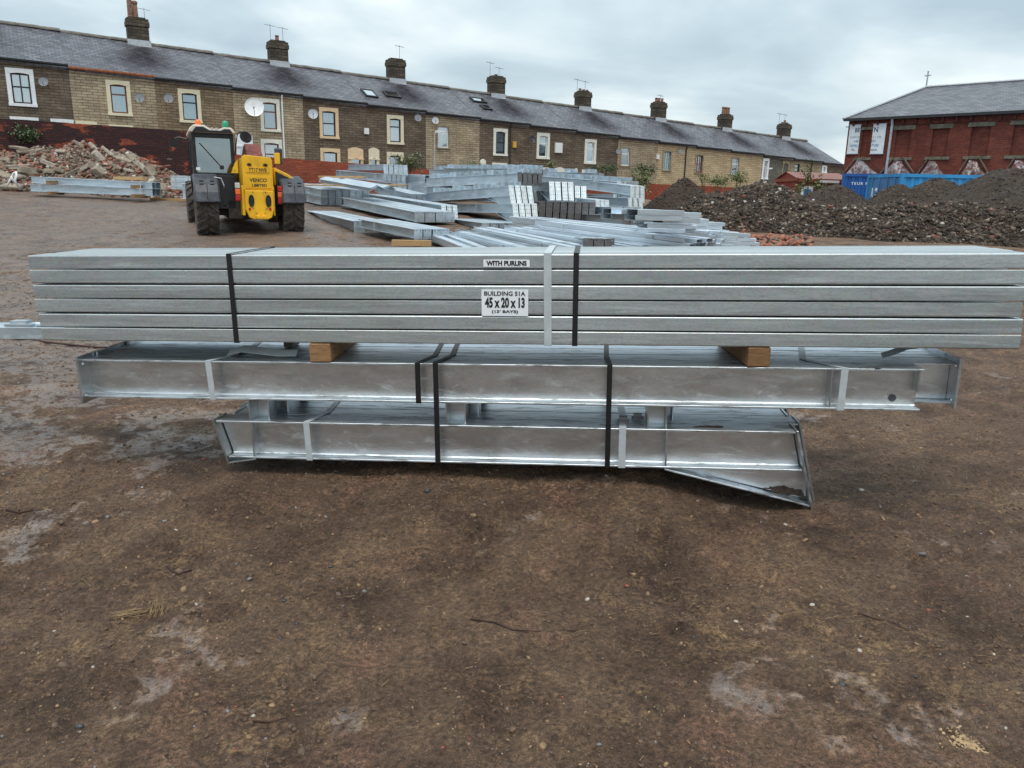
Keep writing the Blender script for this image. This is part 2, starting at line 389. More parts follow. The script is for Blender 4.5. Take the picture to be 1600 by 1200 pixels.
def gz(x, y): return float(gbase(x, y)+gnoise(np.array([x]), np.array([y]))[0])
def axis(lo, hi, step, far, grow):
    a = list(np.arange(lo, hi, step)); s = step; p = a[-1]
    while p < far: s *= grow; p += s; a.append(p)
    return a
ys = axis(1.3, 5.4, 0.0138, 420, 1.026)
xr = axis(0, 3.6, 0.0138, 420, 1.055)
xs = [-v for v in xr[:0:-1]]+xr
ys = [-300, -40, -8, -2, -0.5, 0.1, 0.5, 0.9, 1.1, 1.2, 1.25]+ys
X, Y = np.meshgrid(np.array(xs), np.array(ys))
stepx = np.gradient(np.array(xs))[None, :]; fadex = 1/(1+np.clip(stepx*6, 0, 50))
Z = gbase(X, Y)+gnoise(X, Y)*np.where(Y > 0.5, 1, 0.3)*np.where(np.abs(X) > 20, 0.5, 1)
ny, nx = X.shape
vv = np.stack([X, Y, Z], -1).reshape(-1, 3)
idx = np.arange(nx*ny).reshape(ny, nx)
ff = np.stack([idx[:-1, :-1], idx[:-1, 1:], idx[1:, 1:], idx[1:, :-1]], -1).reshape(-1, 4)
me = bpy.data.meshes.new('ground'); me.vertices.add(len(vv)); me.vertices.foreach_set('co', vv.ravel())
me.loops.add(ff.size); me.loops.foreach_set('vertex_index', ff.ravel().astype(np.int32))
me.polygons.add(len(ff)); me.polygons.foreach_set('loop_start', np.arange(0, ff.size, 4, dtype=np.int32))
me.polygons.foreach_set('loop_total', np.full(len(ff), 4, dtype=np.int32))
me.update(); me.validate(); me.materials.append(MAT['mud'])
me.polygons.foreach_set('use_smooth', np.ones(len(ff), dtype=bool))
tag(inst('ground', me, Matrix.Identity(4)), 'wet brown mud of the yard, scattered with grit and slick patches', kind='structure')

# ------------------------------------------------------------------ stone scatters
ico_bm = bmesh.new(); bmesh.ops.create_icosphere(ico_bm, subdivisions=1, radius=1)
ICO_V = np.array([v.co[:] for v in ico_bm.verts]); ICO_F = np.array([[v.index for v in f.verts] for f in ico_bm.faces]); ico_bm.free()
CUB_V = np.array([(x, y, z) for z in (-1, 1) for y in (-1, 1) for x in (-1, 1)], float)
CUB_F = np.array([(0,2,3,1),(4,5,7,6),(0,1,5,4),(2,6,7,3),(0,4,6,2),(1,3,7,5)])
def rotm(n, rng, tilt=1.0):
    a = rng.uniform(0, 2*np.pi, n); b = rng.normal(0, 0.5*tilt, n); c = rng.normal(0, 0.5*tilt, n)
    ca, sa, cb, sb, cc, sc2 = np.cos(a), np.sin(a), np.cos(b), np.sin(b), np.cos(c), np.sin(c)
    z = np.zeros(n); o = np.ones(n)
    Rz = np.stack([ca, -sa, z, sa, ca, z, z, z, o], -1).reshape(n, 3, 3)
    Rx = np.stack([o, z, z, z, cb, -sb, z, sb, cb], -1).reshape(n, 3, 3)
    Ry = np.stack([cc, z, sc2, z, o, z, -sc2, z, cc], -1).reshape(n, 3, 3)
    return Rz @ Rx @ Ry
def scatter(name, P, S, mats, mi, shape='stone', seed=1, parent=None, jit=0.22, tilt=1.0, M0=None):
    """P centres (n,3), S half sizes (n,3), one joined mesh of rocks or bricks"""
    rng = np.random.default_rng(seed); n = len(P)
    V0, F0 = (ICO_V, ICO_F) if shape == 'stone' else (CUB_V, CUB_F)
    V = V0[None]*(1+rng.uniform(-jit, jit, (n, len(V0), 3)))*S[:, None, :]
    V = np.einsum('nij,nkj->nki', rotm(n, rng, tilt), V)+P[:, None, :]
    Fc = F0[None]+(np.arange(n)*len(V0))[:, None, None]
    me = bpy.data.meshes.new(name); V = V.reshape(-1, 3); Fc = Fc.reshape(-1, F0.shape[1]); k = F0.shape[1]
    me.vertices.add(len(V)); me.vertices.foreach_set('co', V.ravel())
    me.loops.add(Fc.size); me.loops.foreach_set('vertex_index', Fc.ravel().astype(np.int32))
    me.polygons.add(len(Fc)); me.polygons.foreach_set('loop_start', np.arange(0, Fc.size, k, dtype=np.int32))
    me.polygons.foreach_set('loop_total', np.full(len(Fc), k, dtype=np.int32))
    for m in mats: me.materials.append(m)
    me.polygons.foreach_set('material_index', np.repeat(mi, len(F0)).astype(np.int32)); me.update()
    o = inst(name, me, M0 or Matrix.Identity(4), parent); o['kind'] = 'stuff'
    return o
MAT['clod'] = simple('mud_clod', (0.11, 0.07, 0.047), 0.8, var=0.25, scale=25, bmp=0.5)
MAT['clod2'] = simple('sandy_clod', (0.24, 0.155, 0.085), 0.85, var=0.25, scale=25, bmp=0.5)
MAT['stone_grey'] = simple('grey_stone', (0.17, 0.16, 0.155), 0.6, var=0.2, scale=20, bmp=0.3)
MAT['stone_pale'] = simple('pale_stone', (0.40, 0.36, 0.31), 0.7, var=0.15, scale=20, bmp=0.3)
MAT['stone_dark'] = simple('dark_stone', (0.045, 0.045, 0.05), 0.45, var=0.2, scale=20, bmp=0.3)
MAT['brick_bit'] = simple('brick_chip', (0.24, 0.075, 0.045), 0.85, var=0.25, scale=20, bmp=0.3)
n = 52000
gy = 1.3+(RNG.random(n)**1.5)*9; gx = RNG.uniform(-1, 1, n)*(0.75*gy+0.7)
keep = fbm(gx*1.1, gy*1.1, 3, 77) > RNG.uniform(0.25, 0.72, n); gx = gx[keep]; gy = gy[keep]; n = len(gx)
sz = np.clip(RNG.lognormal(-5.75, 0.55, n), 0.0014, 0.017)*(0.8+0.07*gy)
gzv = gbase(gx, gy)+gnoise(gx, gy)
S = sz[:, None]*np.stack([RNG.uniform(0.8, 1.5, n), RNG.uniform(0.7, 1.1, n), RNG.uniform(0.4, 0.8, n)], -1)
mi = RNG.choice(6, n, p=[0.80, 0.14, 0.025, 0.010, 0.020, 0.005])
scatter('gravel', np.stack([gx, gy, gzv+sz*0.15], -1), S, [MAT[k] for k in ('clod', 'clod2', 'stone_grey', 'stone_pale', 'stone_dark', 'brick_bit')], mi, seed=5, jit=0.3)
tag(bpy.data.objects['gravel'], 'grit, clods and small stones pressed into the mud', kind='stuff')
# straw and plant fibres
mb = MB(); rs = random.Random(3)
MAT['straw'] = simple('dead_straw', (0.20, 0.13, 0.065), 0.8, var=0.3, scale=30)
for i in range(900):
    y = 1.5+rs.random()**1.4*5; x = rs.uniform(-1, 1)*(0.72*y+0.4)
    if float(fbm(np.array([x*0.8]), np.array([y*0.8]), 3, 88)[0]) < rs.uniform(0.35, 0.7): continue
    L_ = rs.uniform(0.012, 0.05); a = rs.gauss(0.3, 0.7); z = gz(x, y)+0.003
    p = np.array([x, y, z]); d_ = np.array([math.cos(a), math.sin(a), rs.uniform(-0.05, 0.15)])*L_
    q = np.array([-math.sin(a), math.cos(a), 0])*rs.uniform(-0.3, 0.3)*L_
    mb.tube([p, p+d_*0.5+q, p+d_], rs.uniform(0.0006, 0.0013), 3)
tag(mb.obj('straw', Matrix.Identity(4), mat=MAT['straw']), 'bits of dead straw and root lying on the mud', kind='stuff')

# ------------------------------------------------------------------ steel sections
def i_prof(wd, h, tf=0.009, tw=0.006, y0=0.0, z0=0.0, r=0.006):
    a = y0+wd/2-tw/2; b = y0+wd/2+tw/2; z1 = z0+h
    return [(y0, z0), (y0+wd, z0), (y0+wd, z0+tf), (b+r, z0+tf), (b, z0+tf+r), (b, z1-tf-r), (b+r, z1-tf), (y0+wd, z1-tf),
            (y0+wd, z1), (y0, z1), (y0, z1-tf), (a-r, z1-tf), (a, z1-tf-r), (a, z0+tf+r), (a-r, z0+tf), (y0, z0+tf)]
def I_mesh(L, wd, h, tf, tw, mflange, mweb, name='steel_beam'):
    mb = MB(); p = i_prof(wd, h, tf, tw); n = len(p)
    vs = [(x, a, b) for x in (0, L) for a, b in p]
    top = [(i, (i+1) % n, n+(i+1) % n, n+i) for i in range(n)]
    web = {5-1, 5, 12, 13, 4, 11}
    mb.add(vs, [f for i, f in enumerate(top) if i not in (4, 12)], mflange)
    b0 = mb.mi(mweb)
    for i in (4, 12): mb.f.append(top[i]); mb.m.append(b0)
    mb.f.append(tuple(range(n-1, -1, -1))); mb.m.append(0)
    mb.f.append(tuple(range(n, 2*n))); mb.m.append(0)
    return mb.mesh(name)
def C_mesh(L, wd, h, t=0.0025, lip=0.012, up=False, mat=None, name='purlin'):
    """channel lying flat: web horizontal, flanges vertical, rolled corners"""
    r = 0.006; pts = []
    def arc(cx, cz, rr, a0, a1, k=3): return [(cx+rr*math.cos(math.radians(a0+(a1-a0)*i/k)), cz+rr*math.sin(math.radians(a0+(a1-a0)*i/k))) for i in range(k+1)]
    o_ = [(lip, 0), (0.002, 0)]+[(0, 0.002)]+arc(r, h-r, r, 180, 90)+arc(wd-r, h-r, r, 90, 0)+[(wd, 0.002), (wd-0.002, 0), (wd-lip, 0)]
    ri = r-t
    i_ = [(wd-lip, t), (wd-t, t)]+arc(wd-r, h-r, ri, 0, 90)+arc(r, h-r, ri, 90, 180)+[(t, t), (lip, t)]
    prof = o_+i_
    if up: prof = [(a, h-b) for a, b in prof][::-1]
    mb = MB(); n = len(prof); vs = [(x, a, b) for x in (0, L) for a, b in prof]
    fs = [(i, (i+1) % n, n+(i+1) % n, n+i) for i in range(n)]
    mb.add(vs, fs, mat)
    # end rims as thin quads between the outer and the inner line
    no, ni = len(o_), len(i_)
    for e in (0, n):
        k = min(no, ni)
        for a in range(n//2): mb.f.append((e+a, e+a+1, e+n-2-a, e+n-1-a) if n-2-a > a+1 else (e+a, e+a+1, e+n-1-a)); mb.m.append(0)
    return mb.mesh(name)

SF = frame(OS, E1, E2, E3)     # the stack's own axes: x along, y back, z up
def S(a=0, b=0, c=0): return SF @ T((a, b, c))

# --- purlin pack
pack = empty('purlin_pack', S(0, 0, 0.891), 'long flat pack of grey galvanised purlins in six layers on top of the strapped stack', 'purlin pack')
cm_dn = C_mesh(4.70, 0.174, 0.0645, mat=MAT['purlin']); cm_up = C_mesh(4.70, 0.174, 0.0645, up=True, mat=MAT['purlin'])
lefts = [-2.420, -2.422, -2.432, -2.428, -2.433, -2.432]
for k in range(6):
    for j in range(3):
        a = lefts[k]+(0 if j == 0 else random.uniform(-0.03, 0.03)); yaw = random.uniform(-0.0008, 0.0008)
        Mx = S(a, 0.002*random.random()+j*0.179, 0.891+k*0.0727) @ Matrix.Rotation(yaw, 4, 'Z')
        inst('purlin', cm_dn if (k % 2 == 1 or k == 5) else cm_up, Mx, pack)
def loop_strap(name, a, b0, b1, c0, c1, wd, mat, parent, lean=0.0, t=0.0016, sag=0.0, seg=1):
    """flat band wound round a pack in its own axes; lean shifts the top along the pack"""
    mb = MB(); e = 0.0022
    path = [(b0-e, c0-e, 0), (b0-e, c1+e, lean), (b0+(b1-b0)*0.35, c1+e+0.001, lean*1.2+sag), (b1+e, c1+e, lean+sag*0.4), (b1+e, c0-e, 0)]
    n = len(path)
    for i in range(n):
        p, q = path[i], path[(i+1) % n]
        nb, nc = (q[1]-p[1]), -(q[0]-p[0]); ln = math.hypot(nb, nc); nb, nc = -nb/ln*t, -nc/ln*t
        vs = []
        for (bb, cc, ll) in (p, q):
            for s_ in (0, 1):
                for o_ in (0, 1): vs.append((a+ll+wd*o_, bb+nb*s_, cc+nc*s_))
        mb.add(vs, [(0,1,3,2),(4,6,7,5),(0,4,5,1),(2,3,7,6),(0,2,6,4),(1,5,7,3)])
    return mb.obj(name, SF, parent, mat)
loop_strap('strap', -1.404, 0, 0.536, 0.891, 1.322, 0.024, MAT['strap_black'], pack, lean=0.002)
loop_strap('strap', 0.270, 0, 0.536, 0.891, 1.322, 0.025, MAT['strap_black'], pack, lean=0.004)
o = loop_strap('strap', 0.137, 0, 0.536, 0.891, 1.322, 0.036, MAT['strap_white'], pack, lean=-0.002); o['label'] = 'flat pale steel band beside the labels'

def text(body, Mw, wd, ht, mat, parent, name='lettering', off=0.0, depth=0.0006, align='CENTER', spacing=1.0):
    cu = bpy.data.curves.new(name, 'FONT'); cu.body = body; cu.size = 1; cu.offset = off; cu.extrude = 0.001
    cu.space_character = spacing; cu.align_x = 'CENTER'; cu.align_y = 'CENTER'; cu.resolution_u = 3
    cu.materials.append(mat)
    o = bpy.data.objects.new(name, cu); col.objects.link(o); bpy.context.view_layer.update()
    dx, dy = o.dimensions.x, o.dimensions.y
    bb = [Vector(c) for c in o.bound_box]; cx = (bb[0].x+bb[6].x)/2; cy = (bb[0].y+bb[6].y)/2
    me = bpy.data.meshes.new_from_object(o); bpy.data.objects.remove(o)
    me.transform(Matrix.Diagonal((wd/dx, ht/dy, depth/0.001, 1)) @ T((-cx, -cy, 0)))
    return inst(name, me, Mw, parent)
RX = Matrix.Rotation(math.pi/2, 4, 'X')      # lettering upright, facing -Y
def card(a0, a1, c0, c1, lines, tiltdeg=0.0, cut=0.0):
    cx, cz = (a0+a1)/2, (c0+c1)/2; hw, hh = (a1-a0)/2, (c1-c0)/2
    Mc = S(cx, -0.0035, cz) @ Matrix.Rotation(math.radians(tiltdeg), 4, 'Y')
    mb = MB(); mb.prism([(-hw, -hh), (hw, -hh), (hw, hh-cut), (hw-cut, hh), (-hw, hh)], -0.0004, 0.0006, MAT['paper'], axis='y')
    o = mb.obj('label_card', Mc, pack)
    for body, z, wd, ht, off in lines:
        text(body, Mc @ T((0, -0.001, z)) @ RX, wd, ht, MAT['ink'], o, off=off)
card(-0.148, 0.070, 1.262, 1.296, [('WITH PURLINS', 0.0, 0.190, 0.0235, 0.045)], 0.2, 0.006)
card(-0.160, 0.062, 1.030, 1.156, [('BUILDING S1A', 0.044, 0.196, 0.021, 0.022), ('45 x 20 x 13', 0.001, 0.190, 0.050, 0.042), ("(15' BAYS)", -0.043, 0.125, 0.0175, 0.028)], 0.3)

# --- timber bearers
def timber(name, Mw, sx, sy, sz, label, mat='wood', group=None, cat='timber'):
    mb = MB(); mb.box(0, sx, 0, sy, 0, sz); o = mb.obj(name, Mw, mat=MAT[mat]); bevel(o, 0.003)
    return tag(o, label, cat, group)
timber('timber_bearer', S(-1.020, -0.008, 0.797) @ Matrix.Rotation(math.radians(3), 4, 'Z'), 0.105, 0.56, 0.090, 'sawn timber block under the left half of the purlin pack', 'wood')
timber('timber_bearer', S(1.090, -0.006, 0.797) @ Matrix.Rotation(math.radians(5), 4, 'Z'), 0.104, 0.56, 0.090, 'wet orange timber block under the right half of the purlin pack', 'wood_wet')
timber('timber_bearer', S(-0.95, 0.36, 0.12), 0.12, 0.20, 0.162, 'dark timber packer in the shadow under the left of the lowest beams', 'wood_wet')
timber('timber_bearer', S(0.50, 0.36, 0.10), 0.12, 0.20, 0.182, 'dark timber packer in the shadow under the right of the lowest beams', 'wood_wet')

# --- middle bundle: four columns with base plates
mid = empty('column_bundle', S(0, 0, 0.595), 'bundle of galvanised steel columns with base plates in the middle of the stack', 'steel columns')
BW, BH = 0.133, 0.198
def plate(name, mb_args, Mw, parent, holes=(), mat=None):
    """plate in local Y/Z, thickness along X, real bolt holes shown as bored rings"""
    return None
def plate_mesh(w_, h_, t_, holes, mat, name='end_plate'):
    """rectangular plate w_ (Y) x h_ (Z) x t_ (X) with drilled round holes"""
    bm = bmesh.new()
    outer = [bm.verts.new((0, y, z)) for y, z in ((0, 0), (w_, 0), (w_, h_), (0, h_))]
    edges = [bm.edges.new((outer[i], outer[(i+1) % 4])) for i in range(4)]
    for (hy, hz, hr) in holes:
        ring = [bm.verts.new((0, hy+hr*math.cos(2*math.pi*k/12), hz+hr*math.sin(2*math.pi*k/12))) for k in range(12)]
        edges += [bm.edges.new((ring[i], ring[(i+1) % 12])) for i in range(12)]
    bmesh.ops.triangle_fill(bm, use_beauty=True, use_dissolve=False, edges=edges)
    ext = bmesh.ops.extrude_face_region(bm, geom=bm.faces[:])
    bmesh.ops.translate(bm, vec=(t_, 0, 0), verts=[v for v in ext['geom'] if isinstance(v, bmesh.types.BMVert)])
    bmesh.ops.recalc_face_normals(bm, faces=bm.faces)
    me = bpy.data.meshes.new(name); bm.to_mesh(me); bm.free(); me.materials.append(mat); return me
pl_mid = plate_mesh(0.19, 0.245, 0.012, [(0.035, 0.04, 0.010), (0.155, 0.04, 0.010), (0.035, 0.205, 0.010), (0.155, 0.205, 0.010)], MAT['galv'])
for j in range(4):
    b0 = j*0.140
    al, ar = (-2.232, 1.885) if j == 0 else ((-2.215, 2.085) if j % 2 else (-2.235, 2.075))
    me = I_mesh(ar-al, BW, BH, 0.0085, 0.006, MAT['galv_top'], MAT['galv_web'])
    beam = bevel(inst('steel_beam', me, S(al, b0, 0.595), mid), 0.001)
    # base plate: left end of the front column, right end of the others
    inst('end_plate', pl_mid, S(al-0.0125, b0-0.028, 0.568) @ Matrix.Rotation(math.radians(1.5), 4, 'Y'), beam)
    if j:
        inst('end_plate', pl_mid, S(ar+0.0005, b0-0.028, 0.575), beam)
    else:   # seat plate at the cut end and a full height stiffener
        MB().box(0, 0.007, 0, 0.060, 0, 0.10).obj('stiffener', S(ar-0.02, 0.002, 0.595+0.088), beam, MAT['galv'])
        bevel(MB().box(0, 0.007, 0, 0.062, 0, 0.179).obj('stiffener', S(1.475, 0.002, 0.6045), beam, MAT['galv']), 0.001)
        mbh = MB(); mbh.lathe([(0.0, 0), (0.018, 0), (0.018, 0.0015), (0.0, 0.0015)], 20, MAT['stone_dark'], RX)
        mbh.obj('service_hole', S(ar-0.105, 0.0612, 0.595+0.045), beam)
loop_strap('strap', -0.497, 0, 0.548, 0.595, 0.793, 0.026, MAT['strap_black'], mid, lean=0.002, sag=0.05)
ws = loop_strap('strap', -1.560, 0, 0.548, 0.595, 0.793, 0.030, MAT['strap_white'], mid, lean=-0.006, sag=0.10); ws['label'] = 'pale steel band at the left of the columns'
ws = loop_strap('strap', 1.512, 0, 0.548, 0.595, 0.793, 0.032, MAT['strap_white'], mid, lean=0.004, sag=-0.14); ws['label'] = 'pale steel band at the right of the columns'
# loose crimped tails of the bands
def ribbon(name, pts, wd, parent, mat, wdir=(0, 0.7, 0.4)):
    mb = MB(); n = len(pts); wv = np.array(wdir, float); wv = wv/np.linalg.norm(wv)*wd
    vs = []
    for p in pts:
        p = np.array(p, float); vs += [p, p+wv, p+wv+np.array([0, -0.0003, 0.0015]), p+np.array([0, -0.0003, 0.0015])]
    fs = [(4*i+k, 4*i+(k+1) % 4, 4*i+4+(k+1) % 4, 4*i+4+k) for i in range(n-1) for k in range(4)]+[(0, 3, 2, 1), tuple(4*n-4+k for k in range(4))]
    return mb.add(vs, fs).obj(name, SF, parent, mat)
ribbon('strap_tail', [(-1.50, 0.10, 0.80), (-1.42, 0.10, 0.820), (-1.33, 0.095, 0.812), (-1.22, 0.09, 0.802), (-1.13, 0.09, 0.804)], 0.05, mid, MAT['strap_white'])
ribbon('strap_tail', [(1.77, 0.20, 0.80), (1.83, 0.22, 0.815), (1.90, 0.25, 0.835), (1.96, 0.27, 0.838)], 0.04, mid, MAT['strap_white'])
for a_, b_ in ((-1.475, 0.16), ):
    MB().box(-0.022, 0.022, -0.02, 0.02, 0, 0.012).box(-0.006, 0.03, -0.008, 0.006, 0.012, 0.022).obj('strap_clip', S(a_, b_, 0.796), mid, MAT['galv_dark'])

# --- lowest bundle: haunched rafters
low = empty('rafter_bundle', S(0, 0, 0.283), 'lowest bundle of haunched galvanised rafters with slanted end plates on the mud', 'steel rafters')
LB, LT = 0.283, 0.481
for j in range(4):
    b0 = j*0.139; dj = (0, 0.045, 0.02, 0.05)[j]
    me = I_mesh(2.88, BW, LT-LB, 0.0085, 0.006, MAT['galv_top'], MAT['galv_web'])
    # cut both ends on the slope of their end plates
    for v in me.vertices:
        z = v.co.z/(LT-LB)
        if v.co.x < 0.1: v.co.x += 0.052*(1-z)
        else: v.co.x += -0.0+0.046*(1-z)
    beam = bevel(inst('steel_rafter', me, S(-1.545+dj, b0, LB), low), 0.001)
    M0 = S(dj, b0, 0)
    # slanted plate at the left end and its small flange return
    MB().prism([(-1.562, 0.485), (-1.552, 0.487), (-1.490, 0.250), (-1.500, 0.246)], -0.006, 0.139, None, axis='y').obj('end_plate', M0, beam, MAT['galv'])
    MB().prism([(-1.498, 0.252), (-1.497, 0.259), (-1.350, 0.284), (-1.349, 0.277)], 0.0, 0.133, axis='y').obj('toe_flange', M0, beam, MAT['galv_top'])
    MB().prism([(-1.495, 0.262), (-1.36, 0.284), (-1.498, 0.283)], 0.063, 0.070, axis='y').obj('toe_web', M0, beam, MAT['galv_web'])
    # haunch: web, sloping flange and deep end plate
    MB().prism([(0.735, 0.2825), (1.405, 0.2825), (1.436, 0.118), (0.80, 0.262)], 0.0635, 0.0695, axis='y').obj('haunch_web', M0, beam, MAT['galv_web'])
    fl = MB(); fl.prism([(0.728, 0.281), (1.18, 0.1715), (1.436, 0.108), (1.434, 0.100), (1.18, 0.163), (0.726, 0.273)], 0.0, 0.133, axis='y')
    bevel(fl.obj('haunch_flange', M0, beam, MAT['galv_top']), 0.001)
    bevel(MB().prism([(1.336, 0.487), (1.347, 0.487), (1.447, 0.085), (1.436, 0.085)], -0.008, 0.141, axis='y').obj('end_plate', M0, beam, MAT['galv']), 0.001)
    for a_, hh in ((0.728, 0.181), (-1.362, 0.181)):
        bevel(MB().box(0, 0.008, 0.002, 0.063, 0, hh-0.0005).obj('stiffener', M0 @ T((a_, 0, 0.2917)), beam, MAT['galv']), 0.0008)
    # purlin cleats: welded angles standing on the top flange
    for a_ in (-1.366, -0.352, 0.636):
        cb_ = MB().box(0, 0.007, 0.004, 0.125, 0, 0.1115).box(0.0075, 0.09, 0.095, 0.101, 0.0, 0.108)
        cl_ = cb_.obj('purlin_cleat', M0 @ T((a_, 0, 0.4815)), beam, MAT['galv'])
        cl_2 = MB().box(0, 0.006, 0.03, 0.125, 0, 0.108).obj('purlin_cleat', M0 @ T((a_+0.091, 0, 0.4815)), beam, MAT['galv'])
loop_strap('strap', -0.410, 0, 0.55, 0.283, 0.795, 0.026, MAT['strap_black'], low, lean=0.004, sag=0.05)
loop_strap('strap', 0.436, 0, 0.55, 0.283, 0.795, 0.025, MAT['strap_black'], low, lean=0.002, sag=-0.012)
ws = loop_strap('strap', -1.078, 0, 0.55, 0.283, 0.481, 0.031, MAT['strap_white'], low, lean=-0.004, sag=0.05); ws['label'] = 'pale steel band at the left of the rafters'
ws = loop_strap('strap', 0.502, 0, 0.55, 0.283, 0.481, 0.034, MAT['strap_white'], low, lean=-0.0, sag=0.01); ws['label'] = 'pale steel band at the right of the rafters'
for a_, b_ in ((0.525, 0.10), (0.60, 0.16)):
    MB().box(-0.03, 0.03, -0.012, 0.012, 0, 0.010).box(-0.02, 0.02, -0.008, 0.008, 0.010, 0.03).obj('strap_clip', S(a_, b_, 0.485), low, MAT['galv_dark'])
# dried mud on the haunch and rafter top
MAT['mud_smear'] = simple('dried_mud', (0.05, 0.032, 0.022), 0.9, var=0.3, scale=60, bmp=0.5)
def smear(name, pts, thick, Mx, parent, axis='y', seed=1, at=0.0):
    rs = random.Random(seed); P = []
    n = len(pts)
    for i in range(n):
        (x0, z0), (x1, z1) = pts[i], pts[(i+1) % n]
        for q in range(7):
            u = q/7; L_ = math.hypot(x1-x0, z1-z0); P.append((x0+(x1-x0)*u+rs.uniform(-.05, .05)*L_, z0+(z1-z0)*u+rs.uniform(-.05, .05)*L_))
    return MB().prism(P, at, at+thick, axis=axis).obj(name, Mx, parent, MAT['mud_smear'])
fr_raf = [o for o in low.children if o.name.startswith('steel_rafter')][0]
smear('mud_smear', [(1.22, 0.168), (1.30, 0.185), (1.40, 0.165), (1.425, 0.125), (1.32, 0.138)], 0.003, S(0, 0, 0), fr_raf, 'y', 3, 0.060)
smear('mud_smear', [(0.86, 0.050), (1.00, 0.045), (1.01, 0.075), (0.90, 0.070)], 0.002, S(0, 0, 0.4815), fr_raf, 'z', 4, 0.0)
fr_col = [o for o in mid.children if o.name.startswith('steel_beam')][0]
smear('mud_smear', [(1.59, 0.0), (1.70, 0.002), (1.69, 0.010), (1.60, 0.008)], 0.003, S(0, 0, 0.7935), fr_col, 'z', 5, 0.0)
# loose box section poking out behind the pack on the left
tb = empty('steel_post', S(-3.3, 0.5, 0.800), 'light galvanised box post lying behind the left end of the purlin pack', 'steel post')
bevel(MB().box(0, 2.8, 0.0, 0.16, 0, 0.068).obj('post', S(-4.0, 0.33, 0.832), tb, MAT['galv_far']), 0.002)
MB().tube([(0, 0, 0), (0.25, 0, 0.0)], 0.012, 10).obj('sleeve', S(-2.72, 0.36, 0.912), tb, MAT['galv_far'])
MB().box(0, 0.16, 0, 0.09, 0, 0.012).box(0.02, 0.12, 0.02, 0.07, 0.012, 0.028).obj('bracket', S(-2.9, 0.34, 0.902), tb, MAT['galv_far'])
MB().box(0, 0.05, 0, 0.1, 0, 0.034).obj('packer', S(-1.30, 0.36, 0.797), tb, MAT['galv_dark'])

# ------------------------------------------------------------------ sticks and single stones near the camera
def on_ground(px, py):
    r = ray(px, py); t = 3.0
    for _ in range(40):
        P = C_+r*t; t *= (CAMZ-float(gbase(P[0], P[1])))/max(0.05, (CAMZ-P[2]))
    P = C_+r*t; P[2] = gz(P[0], P[1]); return P
def stick(pts, r, label, mat, name='stick', cat='stick'):
    P = [on_ground(*p) for p in pts]
    for q in P: q[2] += r*0.9
    return tag(MB().tube(P, r, 6, r2=r*0.5).obj(name, Matrix.Identity(4), mat=MAT[mat], smooth=True), label, cat)
stick([(10, 531), (30, 535), (48, 533), (72, 539), (105, 541), (150, 544), (200, 545), (260, 543)], 0.013, 'long dark crooked reinforcing bar on the wet mud left of the stack', 'rust', 'steel_bar', 'steel bar')
stick([(10, 799), (30, 801), (52, 799)], 0.006, 'thin black twig at the left edge of the picture', 'rust', 'twig', 'twig')
stick([(735, 972), (775, 980), (800, 990), (840, 992), (880, 985), (905, 988)], 0.0035, 'dark root lying across the middle of the foreground mud', 'rust', 'root', 'root')
stick([(262, 890), (270, 897), (280, 902), (288, 898), (300, 894)], 0.006, 'short hooked dark root on the left foreground mud', 'rust', 'root', 'root')
stick([(395, 1128), (420, 1130), (445, 1127)], 0.003, 'short thin twig near the bottom of the foreground', 'rust', 'twig', 'twig')
stick([(1340, 960), (1370, 968), (1395, 972), (1420, 985)], 0.003, 'thin root on the right foreground mud', 'rust', 'root', 'root')
for cx_, cy_, an, lb in ((206, 962, 0.35, 'flat clump of dead straw on the left foreground mud'), (249, 957, 1.9, 'small upright bunch of dead straw beside the flat clump')):
    P = on_ground(cx_, cy_); mb = MB(); rs = random.Random(cx_)
    for i in range(26):
        q = P+np.array([rs.uniform(-0.03, 0.03), rs.uniform(-0.02, 0.02), rs.uniform(0.003, 0.012)])
        a = an+rs.gauss(0, 0.15); d_ = np.array([math.cos(a), math.sin(a), 0.05])*rs.uniform(0.03, 0.06)
        mb.tube([q-d_, q+np.array([0, rs.uniform(-.006, .006), 0]), q+d_*0.9], 0.0011, 4)
    tag(mb.obj('straw_clump', Matrix.Identity(4), mat=MAT['straw']), lb, 'straw')
def stone(px, py, r, label, mat, seed, flat=0.6):
    P = on_ground(px, py); rng = np.random.default_rng(seed)
    v = ICO_V*(1+rng.uniform(-0.22, 0.22, ICO_V.shape))*np.array([r*1.25, r, r*flat])
    mb = MB(); mb.add(v, [tuple(f) for f in ICO_F]); o = mb.obj('stone', T(P+np.array([0, 0, r*flat*0.4])) @ Matrix.Rotation(rng.uniform(0, 6), 4, 'Z'), mat=MAT[mat])
    s_ = o.modifiers.new('s', 'SUBSURF'); s_.levels = 1; s_.render_levels = 1
    return tag(o, label, 'stone')
